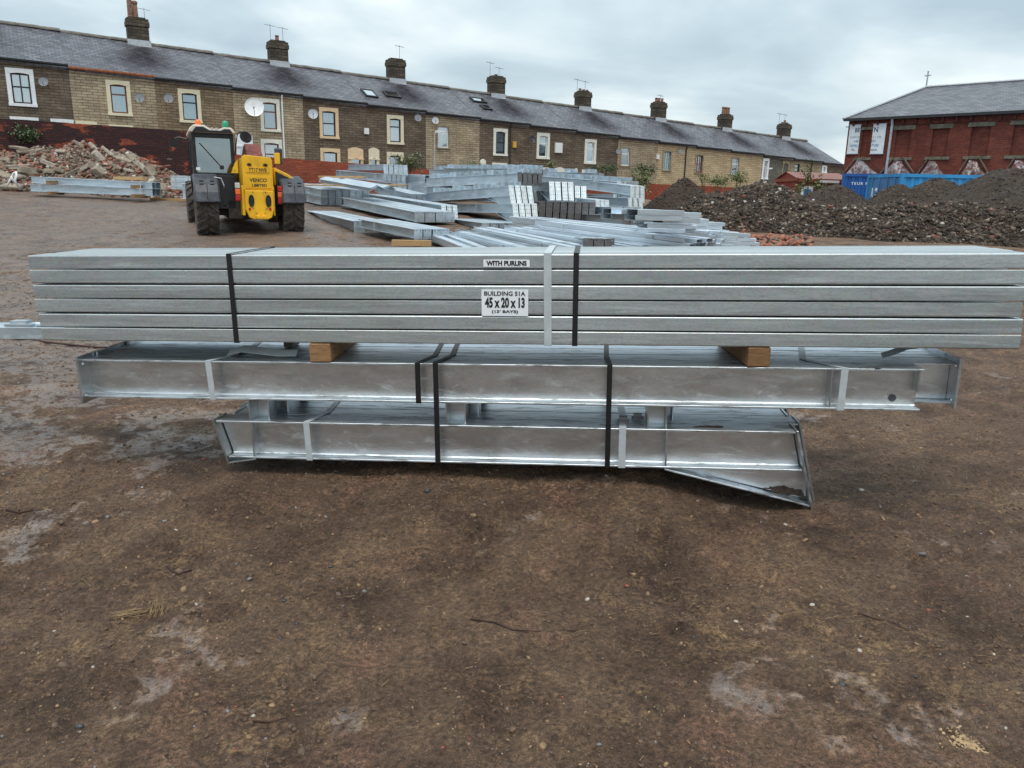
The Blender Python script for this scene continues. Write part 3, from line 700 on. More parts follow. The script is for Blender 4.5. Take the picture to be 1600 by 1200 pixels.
for i, (x_, y_, r_, l_, m_) in enumerate([
    (445, 947, 0.011, 'small grey stone in the left foreground', 'stone_dark'), (537, 1118, 0.009, 'slate grey pebble low in the left foreground', 'stone_dark'),
    (396, 1121, 0.008, 'pale pebble near the bottom, left of the middle', 'stone_pale'), (459, 1113, 0.006, 'orange brick chip low in the left foreground', 'brick_bit'),
    (425, 1100, 0.011, 'tan stone near the bottom left of the middle', 'clod2'), (147, 1057, 0.007, 'white pebble in the lower left', 'stone_pale'),
    (380, 929, 0.010, 'brown stone among the mud left of the middle', 'clod2'), (980, 917, 0.009, 'pinkish stone right of the middle', 'brick_bit'),
    (1150, 972, 0.010, 'white pebble lying in the right foreground', 'stone_pale'), (1269, 946, 0.012, 'pale grey stone in the right foreground', 'stone_pale'),
    (1227, 823, 0.012, 'small white stone below the haunch tip', 'stone_pale'), (258, 820, 0.012, 'grey chip left of the rafters', 'stone_grey'),
    (345, 985, 0.010, 'dark clod in the left foreground', 'clod'), (1495, 865, 0.028, 'dark clod at the right edge of the foreground', 'clod'),
    (1345, 768, 0.016, 'pale yellow stone right of the haunch tip', 'stone_pale'), (1315, 1067, 0.014, 'flat dark stone in the lower right', 'stone_dark')]):
    stone(x_, y_, r_, l_, m_, 100+i)
P = on_ground(1515, 1160); rng = np.random.default_rng(4)
MAT['sand'] = simple('pale_yellow_sandstone', (0.36, 0.25, 0.14), 0.9, var=0.3, scale=40, bmp=0.6)
pn = 320; an = rng.uniform(0, 6.28, pn); rr = np.abs(rng.normal(0, 0.62, pn))
pp = np.stack([P[0]+rr*0.055*np.cos(an), P[1]+rr*0.05*np.sin(an), np.full(pn, P[2]+0.002)], -1)
so_ = scatter('crushed_stone', pp, rng.uniform(0.002, 0.008, (pn, 3))*np.array([1, 1, 0.5]), [MAT['sand']], np.zeros(pn, int), seed=8)
tag(so_, 'patch of crushed yellow sandstone near the lower right corner', kind='stuff')

# ================================================================== TERRACE
MAT['slate'] = None
def slate():
    m, t, b = new_mat('wet_roof_slate'); L = t.links
    v = coords(t)
    br = t.nodes.new('ShaderNodeTexBrick'); L.new(v, br.inputs['Vector'])
    br.inputs['Scale'].default_value = 1; br.inputs['Brick Width'].default_value = 0.32; br.inputs['Row Height'].default_value = 0.21
    br.inputs['Mortar Size'].default_value = 0.016; br.inputs['Mortar Smooth'].default_value = 0.2
    br.inputs['Color1'].default_value = (0.06, 0.06, 0.072, 1); br.inputs['Color2'].default_value = (0.15, 0.148, 0.17, 1); br.inputs['Mortar'].default_value = (0.03, 0.03, 0.034, 1)
    n = tex_noise(t, v, 1.2, 5, 0.6)
    at = t.nodes.new('ShaderNodeAttribute'); at.attribute_name = 'soot'  # dry patch below each chimney: darker slate with less wet sheen
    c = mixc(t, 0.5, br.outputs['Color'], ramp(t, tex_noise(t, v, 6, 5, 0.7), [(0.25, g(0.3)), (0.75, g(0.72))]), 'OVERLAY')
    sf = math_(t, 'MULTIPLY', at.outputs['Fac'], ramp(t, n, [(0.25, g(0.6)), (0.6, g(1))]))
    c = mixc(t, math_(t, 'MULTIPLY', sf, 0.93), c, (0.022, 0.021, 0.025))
    L.new(c, b.inputs['Base Color'])
    L.new(math_(t, 'MULTIPLY_ADD', sf, 0.5, 0.42), b.inputs['Roughness']); L.new(math_(t, 'MULTIPLY_ADD', sf, -0.40, 0.42), b.inputs['Specular IOR Level'])
    # every course tilts: saw-tooth across the slope
    sp = t.nodes.new('ShaderNodeSeparateXYZ'); L.new(v, sp.inputs[0])
    saw = math_(t, 'FRACT', math_(t, 'DIVIDE', sp.outputs[1], 0.21))
    bump(t, b, math_(t, 'ADD', math_(t, 'MULTIPLY', saw, -1.0), math_(t, 'MULTIPLY', br.outputs['Fac'], -0.5)), 0.7, 0.02)
    return m
MAT['slate'] = slate()
MAT['ridge'] = simple('ridge_tile', (0.13, 0.115, 0.10), 0.8, var=0.2, scale=4, bmp=0.3)
STONES = {
 'dark': masonry('soot_dark_stone', (0.15, 0.112, 0.08), (0.24, 0.185, 0.135), (0.085, 0.066, 0.05), 0.42, 0.125, 0.5),
 'brown': masonry('brown_stone', (0.23, 0.165, 0.10), (0.36, 0.27, 0.175), (0.12, 0.088, 0.06), 0.45, 0.125, 0.42),
 'tan': masonry('cleaned_tan_stone', (0.40, 0.31, 0.205), (0.54, 0.44, 0.31), (0.20, 0.15, 0.10), 0.45, 0.125, 0.42),
 'gold': masonry('golden_stone', (0.52, 0.39, 0.235), (0.64, 0.50, 0.32), (0.28, 0.21, 0.13), 0.48, 0.13, 0.25),
 'grey': masonry('grey_stone_wall', (0.15, 0.135, 0.115), (0.20, 0.18, 0.155), (0.12, 0.11, 0.095), 0.45, 0.13, 0.4)}
MAT['chim'] = masonry('chimney_stone', (0.075, 0.06, 0.045), (0.15, 0.125, 0.09), (0.05, 0.04, 0.035), 0.40, 0.16, 0.75)
MAT['sur_white'] = simple('white_painted_stone', (0.80, 0.82, 0.84), 0.6, var=0.04)
MAT['sur_cream'] = simple('cream_painted_stone', (0.74, 0.66, 0.48), 0.7, var=0.05)
MAT['sur_pale'] = simple('pale_cream_painted_stone', (0.76, 0.75, 0.66), 0.7, var=0.05)
MAT['sur_peach'] = simple('peach_painted_stone', (0.74, 0.54, 0.34), 0.7, var=0.05)
MAT['sur_stone'] = simple('bare_stone_surround', (0.30, 0.25, 0.17), 0.9, var=0.2, scale=5)
MAT['fr_black'] = simple('dark_window_frame', (0.02, 0.022, 0.028), 0.4, var=0.1)
MAT['fr_brown'] = simple('brown_window_frame', (0.17, 0.06, 0.03), 0.45, var=0.15)
MAT['fr_white'] = simple('white_window_frame', (0.82, 0.84, 0.86), 0.35, var=0.02)
MAT['fr_green'] = simple('grey_green_window_frame', (0.32, 0.42, 0.42), 0.5, var=0.05)
MAT['fr_red'] = simple('red_brown_window_frame', (0.20, 0.055, 0.04), 0.5, var=0.1)
MAT['gutter'] = simple('black_gutter', (0.02, 0.02, 0.022), 0.4, var=0.2)
MAT['gutter_orange'] = simple('terracotta_gutter', (0.36, 0.12, 0.05), 0.6, var=0.25, scale=6)
MAT['lead'] = simple('lead_flashing', (0.42, 0.44, 0.47), 0.55, 0.3, 0.1)
MAT['pot'] = simple('clay_chimney_pot', (0.24, 0.13, 0.09), 0.85, var=0.3, scale=8)
MAT['white_plastic'] = simple('white_plastic', (0.75, 0.76, 0.77), 0.5, var=0.05)
MAT['grey_plastic'] = simple('grey_plastic', (0.20, 0.21, 0.23), 0.5, var=0.1)
MAT['metal_thin'] = simple('aerial_metal', (0.25, 0.26, 0.28), 0.4, 0.7)
def curtain_mat():
    m, t, b = new_mat('net_curtain'); b.inputs['Base Color'].default_value = (0.66, 0.70, 0.74, 1); b.inputs['Roughness'].default_value = 0.9; return m
MAT['curtain'] = curtain_mat()
MAT['blind'] = simple('drawn_blind', (0.50, 0.52, 0.53), 0.8, var=0.05)
def glass_mat(name='window_glass', refl=0.30, tint=(0.85, 0.92, 0.92)):
    m = bpy.data.materials.new(name); m.use_nodes = True; t = m.node_tree; t.nodes.clear()
    o = t.nodes.new('ShaderNodeOutputMaterial'); a = t.nodes.new('ShaderNodeBsdfTransparent'); a.inputs[0].default_value = (*tint, 1)
    gl = t.nodes.new('ShaderNodeBsdfGlossy'); gl.inputs['Roughness'].default_value = 0.03; gl.inputs[0].default_value = (0.9, 0.95, 1, 1)
    fr = t.nodes.new('ShaderNodeFresnel'); fr.inputs[0].default_value = 1.6
    mx = t.nodes.new('ShaderNodeMixShader'); t.links.new(math_(t, 'ADD', fr.outputs[0], refl, clamp=True), mx.inputs[0])
    t.links.new(a.outputs[0], mx.inputs[1]); t.links.new(gl.outputs[0], mx.inputs[2]); t.links.new(mx.outputs[0], o.inputs[0]); return m
MAT['glass'] = glass_mat(); MAT['glass_dark'] = glass_mat('skylight_glass', 0.55)

dv = ray(2750, 440); Lh = math.hypot(dv[0], dv[1]); KS = dv[2]/Lh        # fall of the row per metre
DH = np.array([dv[0]/Lh, dv[1]/Lh, 0]); NB = np.array([-DH[1], DH[0], 0]); UP = np.array([0, 0, 1.])
P0F = atY(400, 143, 42.0); EAVE = P0F[2]; P0F = P0F*np.array([1, 1, 0])
DEPTH = 4.2; RISE = 2.13
def fac(px, py, off=0.0):
    P = onplane(px, py, P0F+NB*off, NB); return float((P-P0F)@DH), float(P[2])
S0 = fac(239, 150)[0]-7.18         # party wall below the first chimney in view is house index 2
HW = 3.60
CHIM0 = -4.795                     # ridge position of the first chimney
# chimneys sit on the party walls
PW0 = CHIM0-7.19
TF = lambda s, b, z: frame(P0F+DH*s+NB*b+UP*z, DH, NB, UP)

def zs(s, z0): return z0+KS*s     # height that follows the fall of the row
def dish(parent, s, z, r, mat, b=-0.35):
    Mx = TF(s, b, z) @ Matrix.Rotation(math.radians(-18), 4, 'Z') @ Matrix.Rotation(math.radians(78), 4, 'X')
    mb = MB(); mb.lathe([(0.01, 0.0), (r*0.5, r*0.05), (r*0.85, r*0.16), (r, r*0.24), (r*0.99, r*0.26), (r*0.8, r*0.17), (0.012, 0.02)], 20, mat)
    d = mb.obj('satellite_dish', Mx, parent)
    MB().tube([(0, -r*0.9, r*0.15), (0, -r*0.3, r*0.95)], 0.015, 5).box(-0.04, 0.04, -r*0.38, -r*0.22, r*0.88, r*1.02).obj('receiver_arm', Mx, d, MAT['grey_plastic'])
    MB().tube([(0, 0, 0), (0, 0, -0.12), (0, 0.25, -0.28)], 0.02, 5).obj('wall_bracket', Mx, d, MAT['gutter'])
def window(parent, s0, z0, s1, z1, sur, fr, style, fill, sill=True, name='window'):
    """outer rectangle of the surround in the facade plane; all in metres"""
    wd, ht = s1-s0, z1-z0; root = bpy.data.objects.new(name, None); root.empty_display_size = 0.1
    _link(root, TF(s0, 0, z0), parent); B = W[root.name]
    m = 0.17 if sur != 'sur_stone' else 0.09
    if sur:
        mb = MB()
        for (x0, x1, a, b_) in ((0, m, 0, ht-m*1.15), (wd-m, wd, 0, ht-m*1.15)): mb.box(x0, x1, -0.045, 0.03, a+ (m*0.75), b_)
        # head with a slightly waved underside
        k = 8; pts = [(0, ht), (0, ht-m*1.15)]
        for i in range(k+1):
            u = i/k; pts.append((m+(wd-2*m)*u, ht-m*1.15-0.035+0.045*math.sin(math.pi*u)))
        pts += [(wd, ht-m*1.15), (wd, ht)]
        mb.prism(pts, -0.045, 0.03, axis='y')
        mb.obj('surround', B, root, MAT[sur])
        MB().box(-0.02, wd+0.02, -0.075, 0.03, 0, m*0.75-0.002).obj('sill', B, root, MAT[sur])
    iw0, iw1, iz0, iz1 = m, wd-m, m*0.75, ht-m*1.2
    f = 0.065; mb = MB()
    d0, d1 = 0.06, 0.11
    mb.box(iw0, iw0+f, d0, d1, iz0, iz1).box(iw1-f, iw1, d0, d1, iz0, iz1).box(iw0+f, iw1-f, d0, d1, iz0, iz0+f).box(iw0+f, iw1-f, d0, d1, iz1-f, iz1)
    H = iz1-iz0; Wd = iw1-iw0; panes = []
    zt = iz0+H*{'fan': 0.66, 'mid': 0.52, 'cross': 0.55, 'bars': 0.5, 'one': 0.0}[style]
    if style != 'one': mb.box(iw0+f, iw1-f, d0, d1, zt-f*0.5, zt+f*0.5)
    if style in ('cross',): mb.box((iw0+iw1)/2-f*0.45, (iw0+iw1)/2+f*0.45, d0-0.004, d1+0.004, iz0+f, iz1-f)
    if style == 'bars':
        for q in (1/3, 2/3): mb.box(iw0+Wd*q-f*0.4, iw0+Wd*q+f*0.4, d0-0.004, d1+0.004, iz0+f, iz1-f)
    mb.obj('frame', B, root, MAT[fr])
    rows = [(iz0+f, iz1-f)] if style == 'one' else [(iz0+f, zt-f*0.5), (zt+f*0.5, iz1-f)]
    for a, b_ in rows:
        MB().box(iw0+f*0.9, iw1-f*0.9, 0.08, 0.088, a, b_).obj('pane', B, root, MAT['glass'])
    if fill:
        mb = MB(); n = 36; A = 0.022; vs = []
        top = iz1-f*0.5; bot = iz0+f*0.5
        parts = {'full': [(0, 1)], 'sides': [(0, 0.3), (0.7, 1)], 'left': [(0, 0.55)], 'blind': [(0, 1)], 'low': [(0, 1)], 'lowhalf': [(0, 1)]}[fill]
        if fill == 'low': top = zt
        for u0, u1 in parts:
            vs = []
            for i in range(n+1):
                u = u0+(u1-u0)*i/n; x = iw0+f*0.5+(Wd-f)*u; y = 0.17+(A*math.sin(i*1.05)+A*0.4*math.sin(i*0.41+1) if fill != 'blind' else 0)
                vs += [(x, y, bot), (x, y, top), (x, y+0.006, bot), (x, y+0.006, top)]
            fs = []
            for i in range(n):
                a = 4*i; fs += [(a, a+4, a+5, a+1), (a+2, a+3, a+7, a+6)]
            mb.add(vs, fs)
        mb.obj('curtain', B, root, MAT['blind' if fill == 'blind' else 'curtain'])
    return root
HSE_FLAT = fac(200, 200)[0]
def door(parent, s0, z0, s1, z1, sur, leaf):
    wd, ht = s1-s0, z1-z0; root = bpy.data.objects.new('door', None); _link(root, TF(s0, 0, z0), parent); B = W[root.name]
    m = 0.17; k = 10
    mb = MB().box(0, m, -0.05, 0.03, 0, ht-0.62).box(wd-m, wd, -0.05, 0.03, 0, ht-0.62)
    pts = [(0, ht-0.12), (0, ht-0.62)]+[(m+(wd-2*m)*i/k, ht-0.62+0.05*math.sin(math.pi*i/k)) for i in range(k+1)]+[(wd, ht-0.62), (wd, ht-0.12)]
    pd = 0.12 if s0 > HSE_FLAT else 0.01
    pts += [(wd*(1-i/k), ht-0.12+pd*math.sin(math.pi*i/k)) for i in range(1, k)]
    mb.prism(pts, -0.05, 0.03, axis='y'); mb.obj('surround', B, root, MAT[sur])
    MB().box(-0.03, wd+0.03, -0.09, -0.0505, ht-0.66, ht-0.60).obj('cornice', B, root, MAT[sur])
    MB().box(m, wd-m, 0.05, 0.10, 0, ht-0.95).obj('leaf', B, root, MAT[leaf])
    MB().box(m, wd-m, 0.05, 0.10, ht-0.945, ht-0.90).obj('transom', B, root, MAT['fr_white'])
    MB().box(m, wd-m, 0.08, 0.088, ht-0.899, ht-0.57).obj('fanlight', B, root, MAT['glass'])
def wall_holes(s0, s1, zb, ztop, holes, depth):
    """front wall with real openings; the top follows the falling eaves; sides, back and reveals closed"""
    xs_ = sorted({0.0, s1-s0}|{h[0] for h in holes}|{h[2] for h in holes}); zs_ = sorted({zb}|{h[1] for h in holes}|{h[3] for h in holes})
    mb = MB()
    def ztp(x): return ztop+KS*(s0+x)
    for i in range(len(xs_)-1):
        x0, x1 = xs_[i], xs_[i+1]; cols = zs_+[None]
        for j in range(len(zs_)):
            a = zs_[j]; last = j == len(zs_)-1
            b0, b1 = (ztp(x0), ztp(x1)) if last else (zs_[j+1], zs_[j+1])
            cx, cz = (x0+x1)/2, (a+min(b0, b1))/2
            if any(h[0] < cx < h[2] and h[1] < cz < h[3] for h in holes): continue
            mb.add([(x0, 0, a), (x1, 0, a), (x1, 0, b1), (x0, 0, b0)], [(0, 1, 2, 3)])
    for h in holes:
        x0, a, x1, b = h; d = 0.14
        mb.add([(x0, 0, a), (x0, d, a), (x0, d, b), (x0, 0, b)], [(0, 1, 2, 3)]); mb.add([(x1, 0, a), (x1, d, a), (x1, d, b), (x1, 0, b)], [(0, 1, 2, 3)])
        mb.add([(x0, 0, b), (x1, 0, b), (x1, d, b), (x0, d, b)], [(0, 1, 2, 3)]); mb.add([(x0, 0, a), (x1, 0, a), (x1, d, a), (x0, d, a)], [(0, 1, 2, 3)])
    L = s1-s0; D = depth
    mb.add([(0, 0, zb), (0, D, zb), (0, D, ztp(0)), (0, 0, ztp(0))], [(0, 1, 2, 3)]); mb.add([(L, 0, zb), (L, D, zb), (L, D, ztp(L)), (L, 0, ztp(L))], [(0, 1, 2, 3)])
    mb.add([(0, D, zb), (L, D, zb), (L, D, ztp(L)), (0, D, ztp(0))], [(0, 1, 2, 3)])
    # gables up to the ridge
    for x in (0.002, L-0.002):
        mb.add([(x, 0.0, ztp(x)), (x, D/2, ztp(x)+RISE-0.06), (x, D, ztp(x))], [(0, 1, 2)])
    return mb

# measured features: (left, top, bottom, right) of each surround in the photograph
UPW = {0: (7, 15, 105, 165, 51, 'sur_white', 'fr_black', 'cross', 'full'), 1: (164, 169, 124, 180, 202, 'sur_cream', 'fr_brown', 'fan', 'full'),
 2: (277, 280, 138, 191, 312, 'sur_cream', 'fr_black', 'fan', 'blind'), 3: (405, 408, 153, 205, 436, 'sur_pale', 'fr_brown', 'fan', 'blind'),
 4: (498, 500, 167, 216, 528, 'sur_peach', 'fr_black', 'mid', 'full'), 5: (604, 604, 179, 225, 630, 'sur_cream', 'fr_black', 'fan', 'low'),
 6: (682, 681, 194, 232, 703, 'sur_stone', 'fr_white', 'fan', 'left'), 7: (771, 770, 200, 243, 793, 'sur_pale', 'fr_black', 'mid', 'low'),
 8: (839, 836, 207, 248, 859, 'sur_pale', 'fr_white', 'fan', 'full'), 9: (914, 911, 217, 256, 932, 'sur_pale', 'fr_white', 'fan', 'sides'),
 10: (970, 968, 228, 260, 986, 'sur_stone', 'fr_white', 'fan', 'low'), 11: (1036, 1034, 234, 267, 1050, 'sur_stone', 'fr_green', 'bars', None),
 12: (1087, 1085, 240, 271, 1100, 'sur_stone', 'fr_red', 'bars', None), 13: (1143, 1141, 245, 274, 1156, 'sur_stone', 'fr_white', 'fan', 'low'),
 14: (1189, 1186, 247, 280, 1202, 'sur_white', 'fr_white', 'fan', 'sides'), 15: (1241, 1240, 254, 270, 1251, 'sur_stone', 'fr_black', 'mid', 'low'),
 16: (1280, 1278, 257, 270, 1292, 'sur_white', 'fr_white', 'fan', 'full')}
LOW = {0: (15, 181.5, 60, 'w', 'sur_white', 'fr_black', 'cross', 'full'), 1: (170, 194, 208, 'w', 'sur_cream', 'fr_brown', 'fan', 'full'),
 3: (407, 217, 440, 'w', 'sur_pale', 'fr_brown', 'fan', None), 4: (500, 231, 531, 'w', 'sur_peach', 'fr_black', 'fan', 'full'),
 5: (604, 237, 630, 'w', 'sur_cream', 'fr_black', 'fan', None), 6: (683, 254, 703, 'w', 'sur_stone', 'fr_white', 'fan', 'full'),
 7: (769, 254, 792, 'w', 'sur_pale', 'fr_black', 'fan', None), 8: (836, 261, 857, 'w', 'sur_pale', 'fr_white', 'fan', 'full'), 9: (909, 265, 929, 'w', 'sur_pale', 'fr_white', 'fan', 'full')}
DOORS = {0: (78, 181, 115, 'sur_white'), 1: (117, 184.5, 151, 'sur_cream'), 3: (368, 208, 394, 'sur_white'), 4: (543, 229.5, 567, 'sur_peach'), 5: (569, 230, 592, 'sur_cream'),
 6: (719, 246, 737, 'sur_stone'), 7: (739, 247.5, 759, 'sur_pale'), 8: (866, 261, 883, 'sur_pale'), 9: (885, 262, 902, 'sur_pale')}
STY = ['dark', 'tan', 'brown', 'tan', 'dark', 'dark', 'tan', 'dark', 'dark', 'dark', 'tan', 'gold', 'gold', 'gold', 'grey', 'tan', 'dark']
CLR = ['soot dark', 'cleaned tan', 'brown', 'mixed tan and brown', 'dark brown', 'dark brown', 'tan', 'dark brown', 'dark brown', 'dark brown', 'tan', 'golden', 'golden', 'golden', 'smooth grey', 'tan', 'dark']
LBL = ['leftmost terraced house of soot dark stone with white surround and cross barred window', 'cleaned tan stone terraced house with terracotta gutter under the tall twin potted chimney',
 'brown stone terraced house with cream window surround, third from the left', 'terraced house with the big white satellite dish and white drainpipe',
 'dark terraced house with peach painted window surround and net curtains', 'dark terraced house with cream surround and two roof lights near the chimney',
 'tan stone terraced house with white upper window behind the street lamp', 'dark terraced house with tall cream surround and pair of roof lights close to the chimney',
 'dark terraced house with white surround and a yellow alarm box', 'dark terraced house with cream surround and white vent box beside its window',
 'tan terraced house with plain white window and an aerial dish on the left of it', 'golden stone terraced house with grey green barred window',
 'golden stone terraced house with red brown barred window', 'golden stone terraced house with small white window above the rubble mound',
 'smooth grey terraced house with tall white window surround', 'tan terraced house with two small black windows above the red shed', 'last dark terraced house beside the brick building']
houses = []
def house(i, s0, s1, lbl):
    st = STY[i] if 0 <= i < 17 else 'dark'
    zb = EAVE+KS*s0-5.7
    root = empty('terraced_house', TF(s0, 0, zb), lbl, 'house', 'houses in the stone terrace'); R = TF(s0, 0, 0)
    holes = []; todo = []
    def zt(px, py): return fac(px, py)
    if i in UPW:
        xl, xb, yt, yb, xr_, sur, fr, style, fill = UPW[i]
        a, z1 = zt(xl, yt); _, z0 = zt(xb, yb); b_, _ = zt(xr_, yt+2)
        a = max(a, s0+0.05); b_ = min(b_, s1-0.05)
        holes.append((a-s0+0.05, z0+0.05, b_-s0-0.05, z1-0.05)); todo.append(('w', a, z0, b_, z1, sur, fr, style, fill))
    if i in LOW:
        xl, yt, xr_, _, sur, fr, style, fill = LOW[i]
        a, z1 = zt(xl, yt); b_, _ = zt(xr_, yt+2); a = max(a, s0+0.05); b_ = min(b_, s1-0.05); z0 = z1-1.95
        holes.append((a-s0+0.05, z0+0.05, b_-s0-0.05, z1-0.05)); todo.append(('w', a, z0, b_, z1, sur, fr, style, fill))
    if i in DOORS:
        xl, yt, xr_, sur = DOORS[i]; a, z1 = zt(xl, yt); b_, _ = zt(xr_, yt+2); a = max(a, s0+0.03); b_ = min(b_, s1-0.03)
        holes.append((a-s0+0.05, zb+0.3, b_-s0-0.05, z1-0.3)); todo.append(('d', a, zb+0.3, b_, z1, sur))
    if i == 15:
        a, z1 = zt(1223, 253); _, z0 = zt(1222, 273); b_, _ = zt(1233, 254)
        holes.append((a-s0+0.05, z0+0.05, b_-s0-0.05, z1-0.05)); todo.append(('w', a, z0, b_, z1, 'sur_stone', 'fr_black', 'mid', 'low'))
    wall_holes(s0, s1, zb, EAVE, holes, DEPTH*2).obj('wall', R, root, STONES[st])
    # stone coursing at the eaves
    mb = MB(); L = s1-s0
    mb.prism([(0, EAVE+KS*s0-0.16), (0, EAVE+KS*s0-0.01), (L, EAVE+KS*s1-0.01), (L, EAVE+KS*s1-0.16)], -0.06, -0.003, axis='y'); mb.obj('eaves_course', R, root, STONES[st])
    gm = 'gutter_orange' if i == 1 else 'gutter'
    Mg = frame(P0F+DH*s0+UP*(EAVE+KS*s0), DH+UP*KS, NB, UP)
    mb = MB(); mb.prism([(-0.20, 0.06), (-0.20, 0.0), (-0.17, -0.05), (-0.11, -0.06), (-0.075, -0.02), (-0.075, 0.06)], 0.0, L-0.01, axis='x'); mb.obj('gutter', Mg, root, MAT[gm])
    # roof: two slopes in their own planes
    sl = math.hypot(DEPTH+0.15, RISE); sy = NB*(DEPTH/math.hypot(DEPTH, RISE))+UP*(RISE/math.hypot(DEPTH, RISE))
    ex = DH+UP*KS; ez = np.cross(ex, sy); ez /= np.linalg.norm(ez)
    nX, nY = 18, 22; SL = math.hypot(DEPTH, RISE)+0.17
    vs = []; soot = []  # per-vertex weight of the dry patch downslope of the chimney
    even = (i % 2 == 0)                       # chimney at the left end of even houses
    rr = random.Random(i+5)
    for top in (1, 0):
        for jy in range(nY+1):
            for ix in range(nX+1):
                x = L*ix/nX; y = -0.17+SL*jy/nY; vs.append((x, y, 0.0 if top else -0.09))
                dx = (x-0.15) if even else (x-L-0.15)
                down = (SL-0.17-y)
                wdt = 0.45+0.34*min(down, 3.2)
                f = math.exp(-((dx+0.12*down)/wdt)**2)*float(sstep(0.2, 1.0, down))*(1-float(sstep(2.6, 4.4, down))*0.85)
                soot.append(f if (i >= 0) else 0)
    fs = []; off = (nX+1)*(nY+1)
    for jy in range(nY):
        for ix in range(nX):
            a = jy*(nX+1)+ix; fs += [(a, a+1, a+nX+2, a+nX+1), (off+a, off+a+nX+1, off+a+nX+2, off+a+1)]
    bd = [(jy*(nX+1)) for jy in range(nY+1)], [(jy*(nX+1)+nX) for jy in range(nY+1)]
    for jy in range(nY):
        for ln in bd: a, b_ = ln[jy], ln[jy+1]; fs.append((a, b_, off+b_, off+a))
    for ix in range(nX): fs.append((ix, ix+1, off+ix+1, off+ix)); fs.append((nY*(nX+1)+ix, nY*(nX+1)+ix+1, off+nY*(nX+1)+ix+1, off+nY*(nX+1)+ix))
    Mr = frame(P0F+DH*s0+UP*(EAVE+KS*s0+0.05), ex, sy, ez)
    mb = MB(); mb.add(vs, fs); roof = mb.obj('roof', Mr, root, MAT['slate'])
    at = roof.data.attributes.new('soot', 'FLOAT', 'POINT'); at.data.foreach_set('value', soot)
    sy2 = -NB*(DEPTH/math.hypot(DEPTH, RISE))+UP*(RISE/math.hypot(DEPTH, RISE))
    Mr2 = frame(P0F+DH*s0+NB*2*DEPTH+UP*(EAVE+KS*s0+0.05), ex, sy2, np.cross(ex, sy2))
    MB().box(0, L, -0.17, SL-0.175, -0.09, 0).obj('rear_slope', Mr2, roof, MAT['slate'])
    Mrd = frame(P0F+DH*s0+NB*DEPTH+UP*(EAVE+KS*s0+RISE+0.03), ex, NB, UP)
    mb = MB(); nt_ = 8
    for k in range(nt_):
        a, b_ = L*k/nt_+0.004, L*(k+1)/nt_-0.004; dz = rr.uniform(-0.008, 0.008)
        mb.prism([(-0.15, -0.05+dz), (-0.13, 0.02+dz), (0, 0.10+dz), (0.13, 0.02+dz), (0.15, -0.05+dz), (0, 0.04+dz)], a, b_, axis='x')
    mb.obj('ridge_tiles', Mrd, roof, MAT['ridge'])['kind'] = 'stuff'
    for it in todo:
        if it[0] == 'w': window(root, *it[1:])
        else: door(root, *it[1:], rr.choice(['fr_black', 'fr_brown', 'fr_white']))
    houses.append(root); return root, roof, Mr
HSE = {}
for i in range(-1, 17):
    s0 = PW0+HW*(i-0); s1 = s0+HW
    if i == 16: s1 = fac(1321, 256)[0]
    HSE[i] = (house(i, s0+0.0015, s1-0.0015, LBL[i] if i >= 0 else 'end house of the terrace, cut by the left edge of the picture'), s0, s1)

